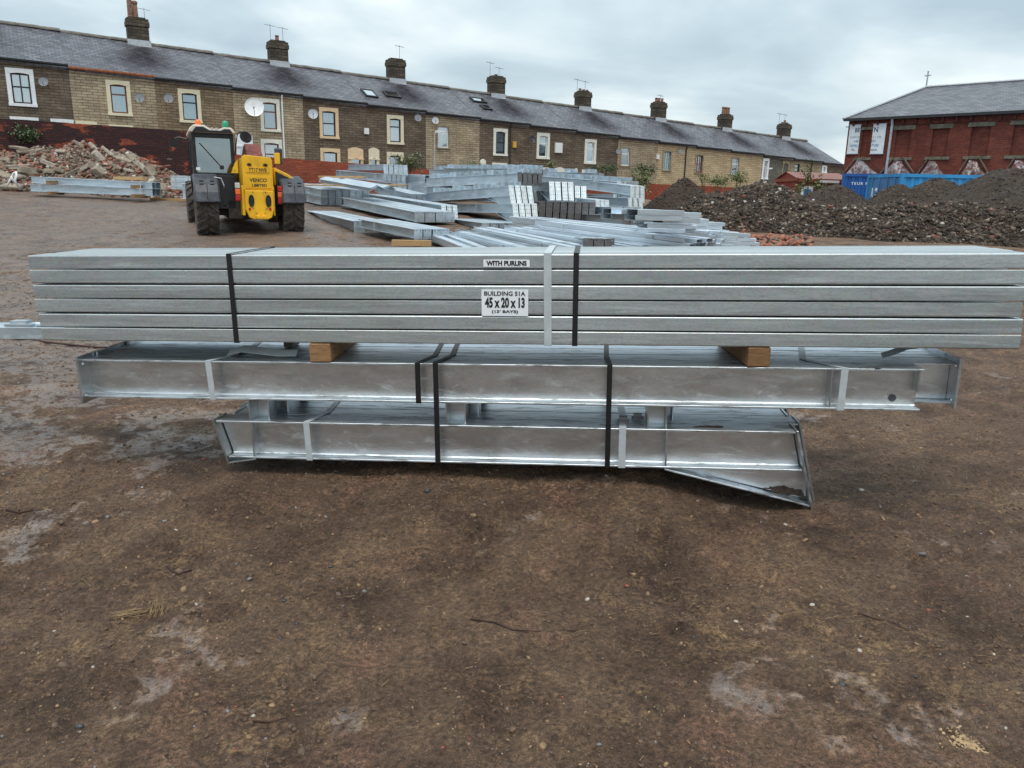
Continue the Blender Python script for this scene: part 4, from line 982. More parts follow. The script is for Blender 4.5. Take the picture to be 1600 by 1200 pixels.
# chimneys: each belongs to the house on its right
def chimney(i, pots, tall=0, aerial=0):
    root, roof, Mr = HSE[i][0]; s = HSE[i][1]; zr = EAVE+KS*s+RISE
    Mx = TF(s-0.02, DEPTH, zr); rr = random.Random(i*3+1)
    hw, hd, h = 0.50, 0.34, 1.22+rr.uniform(-0.05, 0.12)
    mb = MB().box(-hw, hw, -hd, hd, -0.75, h-0.42)
    c = mb.obj('chimney', Mx, root, MAT['chim'])
    mb = MB(); ov = 0.05
    mb.box(-hw-ov, hw+ov, -hd-ov, hd+ov, h-0.418, h-0.19).box(-hw-0.02, hw+0.02, -hd-0.02, hd+0.02, h-0.188, h-0.05).box(-hw*0.8, hw*0.8, -hd*0.75, hd*0.75, h-0.048, h+0.03)
    mb.obj('cap_course', Mx, c, MAT['chim'])
    mb = MB(); sl = RISE/DEPTH
    mb.prism([(-hd-0.14, -(hd+0.14)*sl+0.06), (-hd-0.02, -(hd+0.14)*sl+0.10), (-hd-0.006, -(hd)*sl+0.32), (-hd-0.006, -hd*sl)], -hw-0.06, hw+0.06, axis='x'); mb.obj('lead_apron', Mx, c, MAT['lead'])
    for k in range(pots):
        x = -hw*0.62+1.24*hw*(k/(max(1, pots-1)) if pots > 1 else 0.5); y = rr.uniform(-0.03, 0.03)
        H = tall if tall else rr.choice([0.12, 0.16, 0.28])
        if tall == 2: H = (1.55, 0.8)[k % 2]; x = -hw*0.55+0.25*k
        r = 0.12 if tall != 2 else 0.14
        mb = MB(); mb.lathe([(r, 0), (r*0.92, H*0.1), (r*0.8, H*0.8), (r*1.02, H*0.84), (r*1.02, H*0.93), (r*0.8, H), (r*0.6, H*0.97)], 12)
        mb.obj('chimney_pot', Mx @ T((x, y, h+0.02)), c, MAT['pot'], smooth=False)
        if tall == 2 and k == 0: MB().lathe([(0.05, 0), (0.17, 0.05), (0.15, 0.16), (0.03, 0.24)], 12).obj('cowl', Mx @ T((x, y, h+1.57)), c, MAT['pot'])
    for k in range(aerial):
        x = hw*(0.9 if k == 0 else -0.5); H = rr.uniform(0.6, 1.0)
        mb = MB().tube([(x, hd+0.06, h-0.6), (x, hd+0.06, h+H)], 0.014, 5)
        L_ = 0.28
        mb.tube([(x-L_, hd+0.06, h+H-0.05), (x+L_, hd+0.06, h+H-0.1)], 0.010, 4)
        for q in range(5):
            xx = x-L_+2*L_*q/4; mb.tube([(xx, hd-0.06, h+H-0.05-0.0125*q), (xx, hd+0.18, h+H-0.05-0.0125*q)], 0.008, 4)
        mb.obj('aerial', Mx, c, MAT['metal_thin'])
for i, (p, tl, a) in {0: (2, 0, 1), 2: (2, 2, 1), 4: (1, 0.3, 2), 6: (0, 0, 1), 8: (1, 0, 2), 10: (3, 0, 2), 12: (3, 0, 1), 14: (4, 0.55, 0), 16: (3, 0, 2)}.items(): chimney(i, p, tl, a)
# the chimney on the far end gable
def skylight(i, px, py, wd=0.75, ht=1.05):
    root, roof, Mr = HSE[i][0]
    n = np.array(Mr.col[2][:3]); P = onplane(px, py, np.array(Mr.translation), n/np.linalg.norm(n))
    lp = Mr.inverted() @ Vector(P); Mx = Mr @ T((lp.x, lp.y, 0.005))
    f = MB().box(-wd/2, wd/2, -ht/2, -ht/2+0.09, 0, 0.10).box(-wd/2, wd/2, ht/2-0.09, ht/2, 0, 0.10).box(-wd/2, -wd/2+0.08, -ht/2+0.09, ht/2-0.09, 0, 0.10).box(wd/2-0.08, wd/2, -ht/2+0.09, ht/2-0.09, 0, 0.10)
    fo = f.obj('roof_window', Mx, root, MAT['gutter']); MB().box(-wd/2+0.08, wd/2-0.08, -ht/2+0.09, ht/2-0.09, 0.05, 0.07).obj('pane', Mx, fo, MAT['glass_dark'])
skylight(5, 577, 147); skylight(5, 612, 149, 0.95, 0.75); skylight(7, 747, 157.5, 1.0, 0.7); skylight(7, 759, 169, 0.65, 0.65)
def on_house(px):
    s = fac(px, 200)[0]
    for i, (h, a, b) in HSE.items():
        if a <= s < b: return h[0]
    return HSE[16][0][0]
for px, py, r, mt in ((395, 169, 0.48, 'white_plastic'), (68, 129, 0.24, 'grey_plastic'), (217, 154, 0.26, 'grey_plastic'), (262, 155, 0.26, 'grey_plastic'), (486, 179, 0.31, 'lead'),
    (649, 185, 0.24, 'grey_plastic'), (676, 189, 0.24, 'lead'), (827, 218, 0.24, 'gutter'), (961, 237, 0.22, 'grey_plastic'), (1058, 237, 0.2, 'grey_plastic')):
    s, z = fac(px, py); dish(on_house(px), s, z, r*(1 if r > 0.4 else 0.85), MAT[mt])
MAT['yellow_box'] = simple('yellow_alarm_box', (0.60, 0.36, 0.05), 0.5)
for px, py, mt, wd, ht in ((572, 205, 'white_plastic', 0.26, 0.32), (803, 226, 'yellow_box', 0.24, 0.36), (872, 231, 'white_plastic', 0.55, 0.62), (1027, 245, 'white_plastic', 0.22, 0.32)):
    s, z = fac(px, py); MB().box(-wd/2, wd/2, -0.12, -0.002, -ht/2, ht/2).obj('wall_box', TF(s, 0, z), on_house(px), MAT[mt])
for px, mt in ((442, 'white_plastic'), (797, 'gutter'), (1074, 'gutter'), (1274, 'gutter')):
    s, _ = fac(px, 200); MB().tube([(0, -0.13, EAVE+KS*s-0.02), (0, -0.06, EAVE+KS*s-0.3), (0, -0.06, EAVE+KS*s-5.6)], 0.045, 8).obj('drainpipe', TF(s, 0, 0), on_house(px), MAT[mt])

# street lamp and its like in the street
def lamp(px, ytop, lbl, arm=0.6):
    s, z = fac(px, ytop, -1.6); M0 = TF(s, -1.6, 0); zb = EAVE+KS*s-5.7
    r = empty('street_lamp', M0 @ T((0, 0, zb)), lbl, 'street lamp')
    MB().tube([(0, 0, zb), (0, 0, zb+1.2)], 0.07, 8).obj('base', M0, r, MAT['lead'])
    MB().tube([(0, 0, zb+1.2), (0, 0, z)], 0.045, 8, r2=0.035).obj('pole', M0, r, MAT['lead'])
    MB().tube([(0, 0, z), (0.05, 0, z+0.05), (arm, 0, z+0.12)], 0.03, 6).obj('arm', M0, r, MAT['lead'])
    MB().prism([(arm, z+0.06), (arm+0.5, z+0.11), (arm+0.52, z+0.2), (arm, z+0.2)], -0.11, 0.11, axis='y').obj('lamp_head', M0, r, MAT['white_plastic'])
lamp(679, 209, 'grey street lamp standing in front of the tan house and its white window', 0.1)
lamp(1195, 266, 'street lamp with a white head in front of the smooth grey house', 0.2)

# ================================================================== YARD WALLS
MAT['brick_red'] = masonry('red_brick', (0.30, 0.055, 0.03), (0.40, 0.10, 0.05), (0.16, 0.07, 0.05), 0.225, 0.075, 0.35, 0.025)
MAT['brick_soot'] = masonry('sooty_brick', (0.045, 0.022, 0.024), (0.085, 0.032, 0.03), (0.028, 0.016, 0.018), 0.225, 0.075, 0.35, 0.025)
def brick_patch():
    m = MAT['brick_soot']; t = m.node_tree; b = t.nodes['Principled BSDF']; lk = [l for l in t.links if l.to_socket == b.inputs['Base Color']][0]; src = lk.from_socket
    v = coords(t, scale=(0.5, 0.5, 1.7)); n = tex_noise(t, v, 1.3, 6, 0.65, 0.2)
    f = ramp(t, n, [(0.56, g(0)), (0.60, g(1))])
    br2 = [n_ for n_ in t.nodes if n_.bl_idname == 'ShaderNodeTexBrick'][0]
    c = mixc(t, f, src, mixc(t, ramp(t, tex_noise(t, coords(t), 9, 3, 0.6), [(0.4, g(0)), (0.6, g(1))]), (0.36, 0.085, 0.04), (0.16, 0.05, 0.035)))
    t.links.new(c, b.inputs['Base Color'])
brick_patch()
def ywall(name, pA, pB, off, base, lbl, mat, th=0.35, seed=0, step=0.0, coping=None):
    (sA, zA), (sB, zB) = fac(*pA, off), fac(*pB, off); L = sB-sA; n = max(2, int(L/0.45)); rr = random.Random(seed)
    root = empty(name, TF(sA, off, base), lbl, 'wall')
    mb = MB(); prof = []
    z = 0
    for i in range(n+1):
        x = L*i/n; zz = zA+(zB-zA)*i/n + (rr.choice([0, 0, -0.07, 0.075])*step)
        prof += [(x, zz)] if i in (0, n) else [(x-0.001, prof[-1][1]), (x, zz)]
    pts = prof+[(L, base-1.5), (0, base-1.5)]
    mb.prism(pts, 0, th, axis='y'); mb.obj('brickwork', TF(sA, off, 0), root, MAT[mat])
    if coping:
        MB().prism([(0, zA+0.002), (L, zB+0.002), (L, zB+0.09), (0, zA+0.09)], -0.04, th+0.04, axis='y').obj('coping', TF(sA, off, 0), root, MAT[coping])
    return root
ywall('brick_wall', (-60, 181), (292, 205), -5.0, 1.2, 'tall soot blackened brick wall with patches of red behind the rubble pile', 'brick_soot', seed=1, step=0.12)
ywall('brick_wall', (292, 236), (722, 268), -5.0, 1.0, 'low red brick yard wall between the telehandler and the dark house', 'brick_red', seed=2, step=0.0)
ywall('brick_wall', (724, 274), (1310, 300), -5.0, 0.4, 'low red brick yard wall behind the steel and the small soil heap', 'brick_red', seed=3, step=0.3)

# ================================================================== BRICK BUILDING
ND = ray(-472, 287); ND = -ND/math.hypot(ND[0], ND[1]); ND[2] = 0; ND /= np.linalg.norm(ND)     # towards the picture's right and the camera
CB = atY(1327, 188, 36.5); ZE = CB[2]; CB = CB*np.array([1, 1, 0]); NBK = np.array([-ND[1], ND[0], 0])
if NBK[1] < 0: NBK = -NBK
TB = lambda s, b, z: frame(CB+ND*s+NBK*b+UP*z, ND, NBK, UP)
def fb(px, py, off=0.0):
    P = onplane(px, py, CB+NBK*off, NBK); return float((P-CB)@ND), float(P[2])
MAT['brick_deep'] = masonry('deep_red_brick', (0.165, 0.042, 0.029), (0.235, 0.065, 0.042), (0.11, 0.045, 0.035), 0.225, 0.075, 0.65, 0.022, (0.05, 0.015, 0.012))
MAT['brick_base'] = masonry('stained_brick', (0.085, 0.028, 0.022), (0.16, 0.045, 0.032), (0.07, 0.03, 0.025), 0.225, 0.075, 0.5, 0.022)
MAT['lintel'] = simple('stained_stone_lintel', (0.14, 0.12, 0.085), 0.9, var=0.25, scale=5, bmp=0.3)
MAT['whitewash'] = None
def whitewash():
    m, t, b = new_mat('flaking_whitewash'); v = coords(t)
    n = tex_noise(t, v, 6, 6, 0.7, 0.6); n2 = tex_noise(t, v, 2, 3, 0.6)
    c = ramp(t, n, [(0.38, (0.14, 0.04, 0.03)), (0.46, (0.32, 0.18, 0.15)), (0.53, (0.60, 0.54, 0.52)), (0.68, (0.72, 0.69, 0.68))])
    t.links.new(mixc(t, ramp(t, n2, [(0.45, g(0)), (0.6, g(0.7))]), c, (0.10, 0.06, 0.05)), b.inputs['Base Color']); b.inputs['Roughness'].default_value = 0.9; return m
MAT['whitewash'] = whitewash()
bb = empty('brick_building', TB(0, 0, 0.4), 'deep red brick building with bricked up windows, hipped slate roof and a torn white sign', 'building')
BL = 26.0; BD = 11.0
RZ = 0
# roof apex position from the photograph: hip top at the half depth
s_hip, z_hip = fb(1447, 137, BD/2); z_r = z_hip
# front wall with recesses for the blind windows
WINS = []
for (xa, xb, yt, yb) in ((1348, 1361, 203, 246), (1401, 1425, 203, 246), (1458, 1484, 201, 245), (1519, 1549, 198, 244), (1585, 1618, 195, 243)):
    a, z1 = fb(xa, yt); b_, _ = fb(xb, yt); _, z0 = fb(xa-3, yb); WINS.append((a, z0, b_, z1))
pitch_ = WINS[-1][0]-WINS[-2][0]
for k in range(1, 4): WINS.append((WINS[4][0]+pitch_*k, WINS[4][1], WINS[4][2]+pitch_*k, WINS[4][3]))
def wall_rec(L, z0, z1, holes, d=0.11):
    xs_ = sorted({0.0, L}|{h[0] for h in holes}|{h[2] for h in holes}); zs_ = sorted({z0, z1}|{h[1] for h in holes}|{h[3] for h in holes}); mb = MB()
    for i in range(len(xs_)-1):
        for j in range(len(zs_)-1):
            cx, cz = (xs_[i]+xs_[i+1])/2, (zs_[j]+zs_[j+1])/2; y = d if any(h[0] < cx < h[2] and h[1] < cz < h[3] for h in holes) else 0
            mb.add([(xs_[i], y, zs_[j]), (xs_[i+1], y, zs_[j]), (xs_[i+1], y, zs_[j+1]), (xs_[i], y, zs_[j+1])], [(0, 1, 2, 3)])
    for a, b0, c, e in holes:
        mb.add([(a, 0, b0), (a, d, b0), (a, d, e), (a, 0, e)], [(0, 1, 2, 3)]); mb.add([(c, 0, b0), (c, d, b0), (c, d, e), (c, 0, e)], [(0, 1, 2, 3)])
        mb.add([(a, 0, e), (c, 0, e), (c, d, e), (a, d, e)], [(0, 1, 2, 3)]); mb.add([(a, 0, b0), (c, 0, b0), (c, d, b0), (a, d, b0)], [(0, 1, 2, 3)])
    mb.add([(0, 0, z0), (0, BD, z0), (0, BD, z1), (0, 0, z1)], [(0, 1, 2, 3)]); mb.add([(L, 0, z0), (L, BD, z0), (L, BD, z1), (L, 0, z1)], [(0, 1, 2, 3)])
    mb.add([(0, BD, z0), (L, BD, z0), (L, BD, z1), (0, BD, z1)], [(0, 1, 2, 3)]); return mb
zsil = WINS[3][1]
wall_rec(BL, zsil-0.95, ZE, WINS).obj('wall', TB(0, 0, 0), bb, MAT['brick_deep'])
MB().box(-0.02, BL, -0.025, BD, 0.2, zsil-0.951).obj('wall_base', TB(0, 0, 0), bb, MAT['brick_base'])
for (a, z0, b_, z1) in WINS:
    MB().box(a-0.14, b_+0.14, -0.03, 0.09, z1, z1+0.17).obj('lintel', TB(0, 0, 0), bb, MAT['lintel'])
    MB().box(a-0.16, b_+0.16, -0.06, 0.09, z0-0.12, z0).obj('sill', TB(0, 0, 0), bb, MAT['lintel'])
# brackets and gutter
for k in range(42): MB().box(-0.04, 0.04, -0.10, -0.003, -0.26, -0.06).obj('bracket', TB(0.25+k*0.52, 0, ZE), bb, MAT['brick_base'])
MB().box(-0.1, BL, -0.05, -0.002, -0.30, -0.27).obj('string_course', TB(0, 0, ZE), bb, MAT['brick_base'])
MB().box(-0.16, BL, -0.22, -0.1005, -0.05, 0.06).obj('gutter', TB(0, 0, ZE), bb, MAT['gutter'])
# hipped roof, each slope in its own frame so that the slates lie level
def slope(name, P, ex, pts, parent):
    """pts in world; ex along the eaves"""
    P = np.array(P, float); a = np.array(pts, float); nrm = np.cross(a[1]-a[0], a[-1]-a[0]); nrm /= np.linalg.norm(nrm)
    if nrm[2] < 0: nrm = -nrm
    ex = np.array(ex, float); ey = np.cross(nrm, ex); Mx = frame(P, ex, ey, nrm); inv = Mx.inverted()
    loc = [inv @ Vector(p) for p in a]; mb = MB(); mb.prism([(q.x, q.y) for q in loc], -0.06, 0.0, axis='z'); return mb.obj(name, Mx, parent, MAT['slate'])
w3 = lambda s, b, z: CB+ND*s+NBK*b+UP*z
e_ = 0.2; A0 = w3(-e_, -e_, ZE+0.03); A1 = w3(BL, -e_, ZE+0.03); A2 = w3(BL, BD+e_, ZE+0.03); A3 = w3(-e_, BD+e_, ZE+0.03); RA = w3(s_hip, BD/2, z_r); RB = w3(BL, BD/2, z_r)
slope('roof', A0, ND, [A0, A1, RB, RA], bb); slope('roof', A2, -ND, [A2, A3, RA, RB], bb); slope('roof', A3, -NBK, [A3, A0, RA], bb)
MB().tube([A0+UP*0.03, RA+UP*0.04], 0.05, 6).obj('hip_tiles', Matrix.Identity(4), bb, MAT['lead']); MB().tube([RA+UP*0.04, RB+UP*0.04], 0.06, 6).obj('ridge_tiles', Matrix.Identity(4), bb, MAT['lead'])
mb = MB(); mb.tube([RA, RA+UP*0.75], 0.035, 6); mb.tube([RA+UP*0.55-ND*0.14, RA+UP*0.55+ND*0.14], 0.03, 6); mb.obj('finial', Matrix.Identity(4), bb, MAT['lead'])
sa, za = fb(1396, 187); sb_, zb_ = fb(1383, 270)
MB().tube([(sa, -0.14, ZE-0.02), (sa, -0.07, ZE-0.3), (sa, -0.07, 0.5)], 0.055, 8).obj('drainpipe', TB(0, 0, 0), bb, MAT['lead'])
# sign halves
MAT['sign_white'] = simple('weathered_white_sign', (0.66, 0.70, 0.72), 0.6, var=0.06, scale=3)
MAT['sign_blue'] = simple('faded_blue_lettering', (0.10, 0.20, 0.42), 0.6, var=0.1); MAT['sign_navy'] = simple('navy_lettering', (0.03, 0.06, 0.14), 0.6)
MAT['sign_grey'] = simple('faded_grey_lettering', (0.22, 0.25, 0.28), 0.6)
def sign(xa, xb, yt, yb, lines, lbl):
    (a, z1), (b_, _), (_, z0) = fb(xa, yt), fb(xb, yt-0.5), fb(xa-4, yb); root = empty('sign_board', TB(a, -0.05, z0), lbl, 'sign')
    wd, ht = b_-a, z1-z0; M0 = TB(a, -0.06, z0)
    bd = MB().box(0, wd, 0, 0.035, 0, ht).obj('board', M0, root, MAT['sign_white'])
    MB().box(-0.03, wd+0.03, -0.008, 0.045, -0.03, -0.001).box(-0.03, wd+0.03, -0.008, 0.045, ht+0.001, ht+0.03).obj('frame', M0, root, MAT['lead'])
    for body, u, v, w_, h_, mt, off in lines: text(body, M0 @ T((wd*u, -0.003, ht*v)) @ RX, wd*w_, ht*h_, MAT[mt], bd, off=off)
sign(1329, 1346, 196, 240, [('BE', 0.76, 0.82, 0.44, 0.16, 'sign_navy', 0.02), ('OFFICE', 0.56, 0.57, 0.84, 0.07, 'sign_grey', 0.01), ('NE', 0.76, 0.43, 0.40, 0.09, 'sign_blue', 0.02), ('OFFIC', 0.60, 0.27, 0.74, 0.09, 'sign_blue', 0.02), ('TEL.', 0.56, 0.13, 0.42, 0.08, 'sign_grey', 0.02)],
     'left half of the white sign, starting BE, at the corner of the brick building')
sign(1366, 1386, 194.5, 240, [('N', 0.24, 0.82, 0.32, 0.18, 'sign_navy', 0.02), ('S LTD.', 0.42, 0.56, 0.72, 0.07, 'sign_grey', 0.01), ('ED', 0.16, 0.43, 0.30, 0.09, 'sign_blue', 0.02), ('ITURE', 0.32, 0.28, 0.56, 0.09, 'sign_blue', 0.02), ('86666', 0.28, 0.13, 0.48, 0.07, 'sign_grey', 0.02)],
     'right half of the white sign, reading N, LTD and ITURE, beside the drainpipe')
# whitewashed scars of old lean-to roofs
for (xa, xp, xb, yt, ybm) in ((1330, 1345, 1372, 250, 272), (1388, 1404, 1424, 250, 272), (1445, 1458, 1476, 251, 274), (1508, 1521, 1542, 250, 275), (1580, 1594, 1620, 250, 275)):
    a, z0 = fb(xa-8, ybm); p, z1 = fb(xp, yt); b_, _ = fb(xb, ybm); MB().prism([(a, z0-0.6), (b_, z0-0.6), (b_, z0), (b_-(b_-p)*0.45, z0+(z1-z0)*0.42), (p+0.12, z1-0.05), (p-0.15, z1), (a+(p-a)*0.5, z0+(z1-z0)*0.62), (a, z0)], -0.034, -0.0255, axis='y').obj('whitewashed_patch', TB(0, 0, 0), bb, MAT['whitewash'])
    MB().tube([(a-0.1, -0.06, z0+0.05), (p-0.18, -0.06, z1+0.12)], 0.03, 5).obj('roof_scar', TB(0, 0, 0), bb, MAT['lintel'])
    if xa == 1388 or xa == 1508: MB().tube([(b_+0.1, -0.06, z0+0.05), (p+0.18, -0.06, z1+0.12)], 0.03, 5).obj('roof_scar', TB(0, 0, 0), bb, MAT['lintel'])

# ================================================================== CONTAINERS AND SHED
def paint(name, c, rust=0.3):
    m, t, b = new_mat(name); v = coords(t)
    n = tex_noise(t, coords(t, scale=(1, 1, 0.3)), 2.5, 6, 0.65, 0.4)
    c1 = ramp(t, tex_noise(t, v, 1.2, 4, 0.6), [(0.3, tuple(x*0.75 for x in c)), (0.7, tuple(min(1, x*1.2) for x in c))])
    f = math_(t, 'MULTIPLY', ramp(t, n, [(0.55, g(0)), (0.66, g(1))]), rust)
    t.links.new(mixc(t, f, c1, (0.16, 0.07, 0.04)), b.inputs['Base Color']); b.inputs['Roughness'].default_value = 0.45; return m
MAT['blue_dark'] = paint('dark_blue_container_paint', (0.012, 0.085, 0.30)); MAT['blue_mid'] = paint('blue_door_paint', (0.05, 0.20, 0.42), 0.25)
MAT['blue_light'] = paint('bright_blue_container_paint', (0.03, 0.27, 0.58), 0.2); MAT['shed_red'] = paint('rusty_red_sheet', (0.26, 0.035, 0.028), 0.55)
MAT['shed_roof'] = paint('rusty_shed_roof', (0.22, 0.06, 0.035), 0.7)
def corr(mb, L, z0, z1, pitch=0.28, d=0.036, y=0.0):
    n = int(L/pitch); vs = []; k = 0
    xs_ = []
    for i in range(n):
        x = L*i/n; p = L/n; xs_ += [(x, 0), (x+p*0.35, 0), (x+p*0.5, d), (x+p*0.85, d)]
    xs_.append((L, 0))
    for x, yy in xs_: vs += [(x, y+yy, z0), (x, y+yy, z1)]
    mb.add(vs, [(2*i, 2*i+2, 2*i+3, 2*i+1) for i in range(len(xs_)-1)])
def container(P, ex, L, Wd, H, mat, lbl, doors=None, txt=None, slant=0):
    """P lower corner, ex along the long side that faces the camera, ey away from it"""
    ex = np.array([ex[0], ex[1], 0.]); ex /= np.linalg.norm(ex); ey = np.array([-ex[1], ex[0], 0])
    if doors == 'near': pass
    M0 = frame(P, ex, ey, UP); root = empty('shipping_container', M0, lbl, 'container')
    b = MB(); corr(b, L-0.24, 0.16, H-0.12); side = b.obj('side_panel', M0 @ T((0.12, 0.03, 0)), root, MAT[mat])
    b = MB(); b.box(0, L, 0, 0.11, 0, 0.16).box(0, L, 0, 0.11, H-0.12, H).box(0, 0.12, 0, 0.12, 0.16, H-0.12).box(L-0.12, L, 0, 0.12, 0.16, H-0.12)
    b.box(0, L, Wd-0.11, Wd, 0, 0.16).box(0, L, Wd-0.11, Wd, H-0.12, H).box(0, 0.12, Wd-0.12, Wd, 0.16, H-0.12).box(L-0.12, L, Wd-0.12, Wd, 0.16, H-0.12)
    b.box(0, 0.10, 0.11, Wd-0.11, H-0.12, H).box(L-0.10, L, 0.11, Wd-0.11, H-0.12, H); b.obj('frame', M0, root, MAT[mat])
    MB().box(0.10, L-0.10, 0.11, Wd-0.11, H-0.05, H-0.02).obj('roof', M0, root, MAT[mat])
    Mb = M0 @ Matrix.Rotation(0, 4, 'Z'); MB().box(0.1, L-0.1, Wd-0.06, Wd-0.03, 0.1, H-0.1).obj('rear_panel', M0, root, MAT[mat])
    MB().box(L-0.08, L-0.04, 0.11, Wd-0.11, 0.1, H-0.1).obj('end_panel', M0, root, MAT[mat])
    if doors:
        Md = M0
        for k in (0, 1):
            y0 = 0.12+k*(Wd-0.24)/2
            dr = MB().box(0.02, 0.06, y0+0.005, y0+(Wd-0.24)/2-0.005, 0.14, H-0.14).obj('door', Md, root, MAT['blue_mid'])
            for q in (0.25, 0.72): MB().tube([(-0.02, y0+(Wd/2-0.12)*q, 0.12), (-0.02, y0+(Wd/2-0.12)*q, H-0.10)], 0.02, 6).obj('locking_bar', Md, dr, MAT['blue_mid'])
            if k == doors[1]: text(doors[0], Md @ T((0.015, y0+(Wd-0.24)/4, H-0.75)) @ Matrix.Rotation(-math.pi/2, 4, 'Z') @ RX, 0.52, 0.52, MAT['fr_white'], dr, off=0.03)
    else: MB().box(0.03, 0.07, 0.11, Wd-0.11, 0.1, H-0.1).obj('end_panel', M0, root, MAT[mat])
    if txt: text(txt[0], M0 @ T((L*txt[1], 0.018, H*0.83)) @ RX, txt[2], txt[3], MAT['fr_white'], side, off=0.01, spacing=1.3)
    return root
# bright blue container: door end to the left, long side towards the camera; the dark one stands behind it
Hc = 2.45; azc = math.radians(-3)
A = atY(1409, 271, 28.6)
container(np.array([A[0], A[1], A[2]-Hc]), np.array([math.cos(azc), -math.sin(azc), 0]), 6.06, 2.44, Hc, 'blue_light', 'bright blue shipping container with barred doors numbered 13', doors=('13', 1))
A2_ = atY(1316.5, 271, 35.0)
container(np.array([A2_[0], A2_[1], A2_[2]-Hc]), np.array([0.92, -0.385, 0]), 6.06, 2.2, Hc, 'blue_dark', 'dark blue shipping container with white lettering beside the red shed', txt=('TEUR PARET', 0.16, 1.15, 0.11))
# rusty red shed
sh = empty('sheet_metal_shed', T(atY(1260, 300, 39.5)), 'rusty red corrugated shed with a pitched roof between terrace and containers', 'shed')
Pa = atY(1213, 277, 43); Pb = atY(1248, 279.5, 39.0); Pc = atY(1318, 283, 39.8)
for (p, q, nm) in ((Pa, Pb, 'side_sheet'), (Pb, Pc, 'front_sheet')):
    e = q-p; L = math.hypot(e[0], e[1]); e = np.array([e[0], e[1], 0])/L; Mx = frame(np.array([p[0], p[1], 0]), e, np.array([-e[1], e[0], 0]), UP)
    b = MB(); corr(b, L, 0.3, min(p[2], q[2]), 0.33, 0.05); so2 = b.obj(nm, Mx, sh, MAT['shed_red'])
    MB().box(-0.05, L+0.05, -0.10, 0.0, min(p[2], q[2])-0.10, min(p[2], q[2])+0.06).obj('fascia', Mx, sh, MAT['shed_roof'])
e = Pc-Pb; L = math.hypot(e[0], e[1]); e = np.array([e[0], e[1], 0])/L; back = np.array([-e[1], e[0], 0])
zt_ = min(Pb[2], Pc[2])+0.07
q0 = np.array([Pb[0], Pb[1], zt_]); rid = 0.36; bk = (Pa-Pb)*np.array([1, 1, 0])
b = MB(); b.add([q0-e*0.1-bk*0.02, q0+e*(L+0.5)-bk*0.02, q0+e*(L+0.5)+bk*0.5+UP*rid, q0-e*0.1+bk*0.5+UP*rid, q0-e*0.1+bk, q0+e*(L+0.5)+bk,
  q0-e*0.1-bk*0.02-UP*0.05, q0+e*(L+0.5)-bk*0.02-UP*0.05], [(0, 1, 2, 3), (3, 2, 5, 4), (0, 1, 7, 6)]); b.obj('roof', Matrix.Identity(4), sh, MAT['shed_roof'])
b = MB(); b.add([q0, q0+bk, q0+bk*0.5+UP*rid], [(0, 1, 2)]); b.obj('gable', Matrix.Identity(4), sh, MAT['shed_red'])
Mx = frame(q0*np.array([1, 1, 0]), e, back, UP)
MB().box(0.18, 0.85, -0.06, -0.01, 0.5, zt_-0.35).obj('door', Mx, sh, MAT['fr_white']); MB().box(0.32, 0.75, -0.066, -0.061, 1.1, zt_-0.5).obj('door_pane', Mx, sh, MAT['blue_mid'])
MB().box(L-1.5, L-0.35, -0.13, -0.102, zt_-0.18, zt_-0.06).obj('name_board', Mx, sh, MAT['fr_white'])

# ================================================================== TELEHANDLER
MAT['machine_yellow'] = paint('yellow_machine_paint', (0.86, 0.46, 0.010), 0.35); MAT['rubber'] = simple('muddy_tyre_rubber', (0.075, 0.062, 0.052), 0.85, var=0.35, scale=12, bmp=0.4)
MAT['fender'] = simple('grey_plastic_fender', (0.040, 0.044, 0.055), 0.5, var=0.3); MAT['machine_black'] = simple('black_machine_paint', (0.012, 0.012, 0.014), 0.4, var=0.3)
MAT['chassis'] = simple('dirty_chassis', (0.035, 0.028, 0.022), 0.75, var=0.4, scale=10); MAT['cab_cream'] = simple('cream_cab_roof', (0.66, 0.58, 0.50), 0.5, var=0.08)
MAT['amber'] = simple('amber_lens', (0.85, 0.16, 0.02), 0.25, var=0.05); MAT['green_lens'] = simple('green_lens', (0.01, 0.30, 0.15), 0.25, var=0.05)
MAT['red_lens'] = simple('red_lens', (0.45, 0.015, 0.012), 0.25, var=0.05); MAT['clear_lens'] = simple('clear_lens', (0.5, 0.48, 0.45), 0.2, var=0.05)
MAT['boom_red'] = simple('red_brown_boom', (0.16, 0.035, 0.025), 0.7, var=0.3, scale=12); MAT['cab_glass'] = glass_mat('cab_glass', 0.22, (0.42, 0.58, 0.56)); MAT['rim'] = simple('rusty_yellow_rim', (0.32, 0.15, 0.04), 0.7, var=0.3)
P0 = atY(390, 371.5, 17.1); ps = math.radians(24)
TX = np.array([math.cos(ps), math.sin(ps), 0]); TY = np.array([-math.sin(ps), math.cos(ps), 0])
MT = frame(P0, TX, TY, UP)
tele = empty('telehandler', MT, 'yellow telehandler with dark glazed cab seen from behind beside the steel', 'telehandler')
def tb_(name, mb, mat, parent=None, bv=0.01, M=None):
    o = mb.obj(name, (M if M is not None else MT), parent or tele, MAT[mat] if mat else None)
    if bv: bevel(o, bv, 2)
    return o
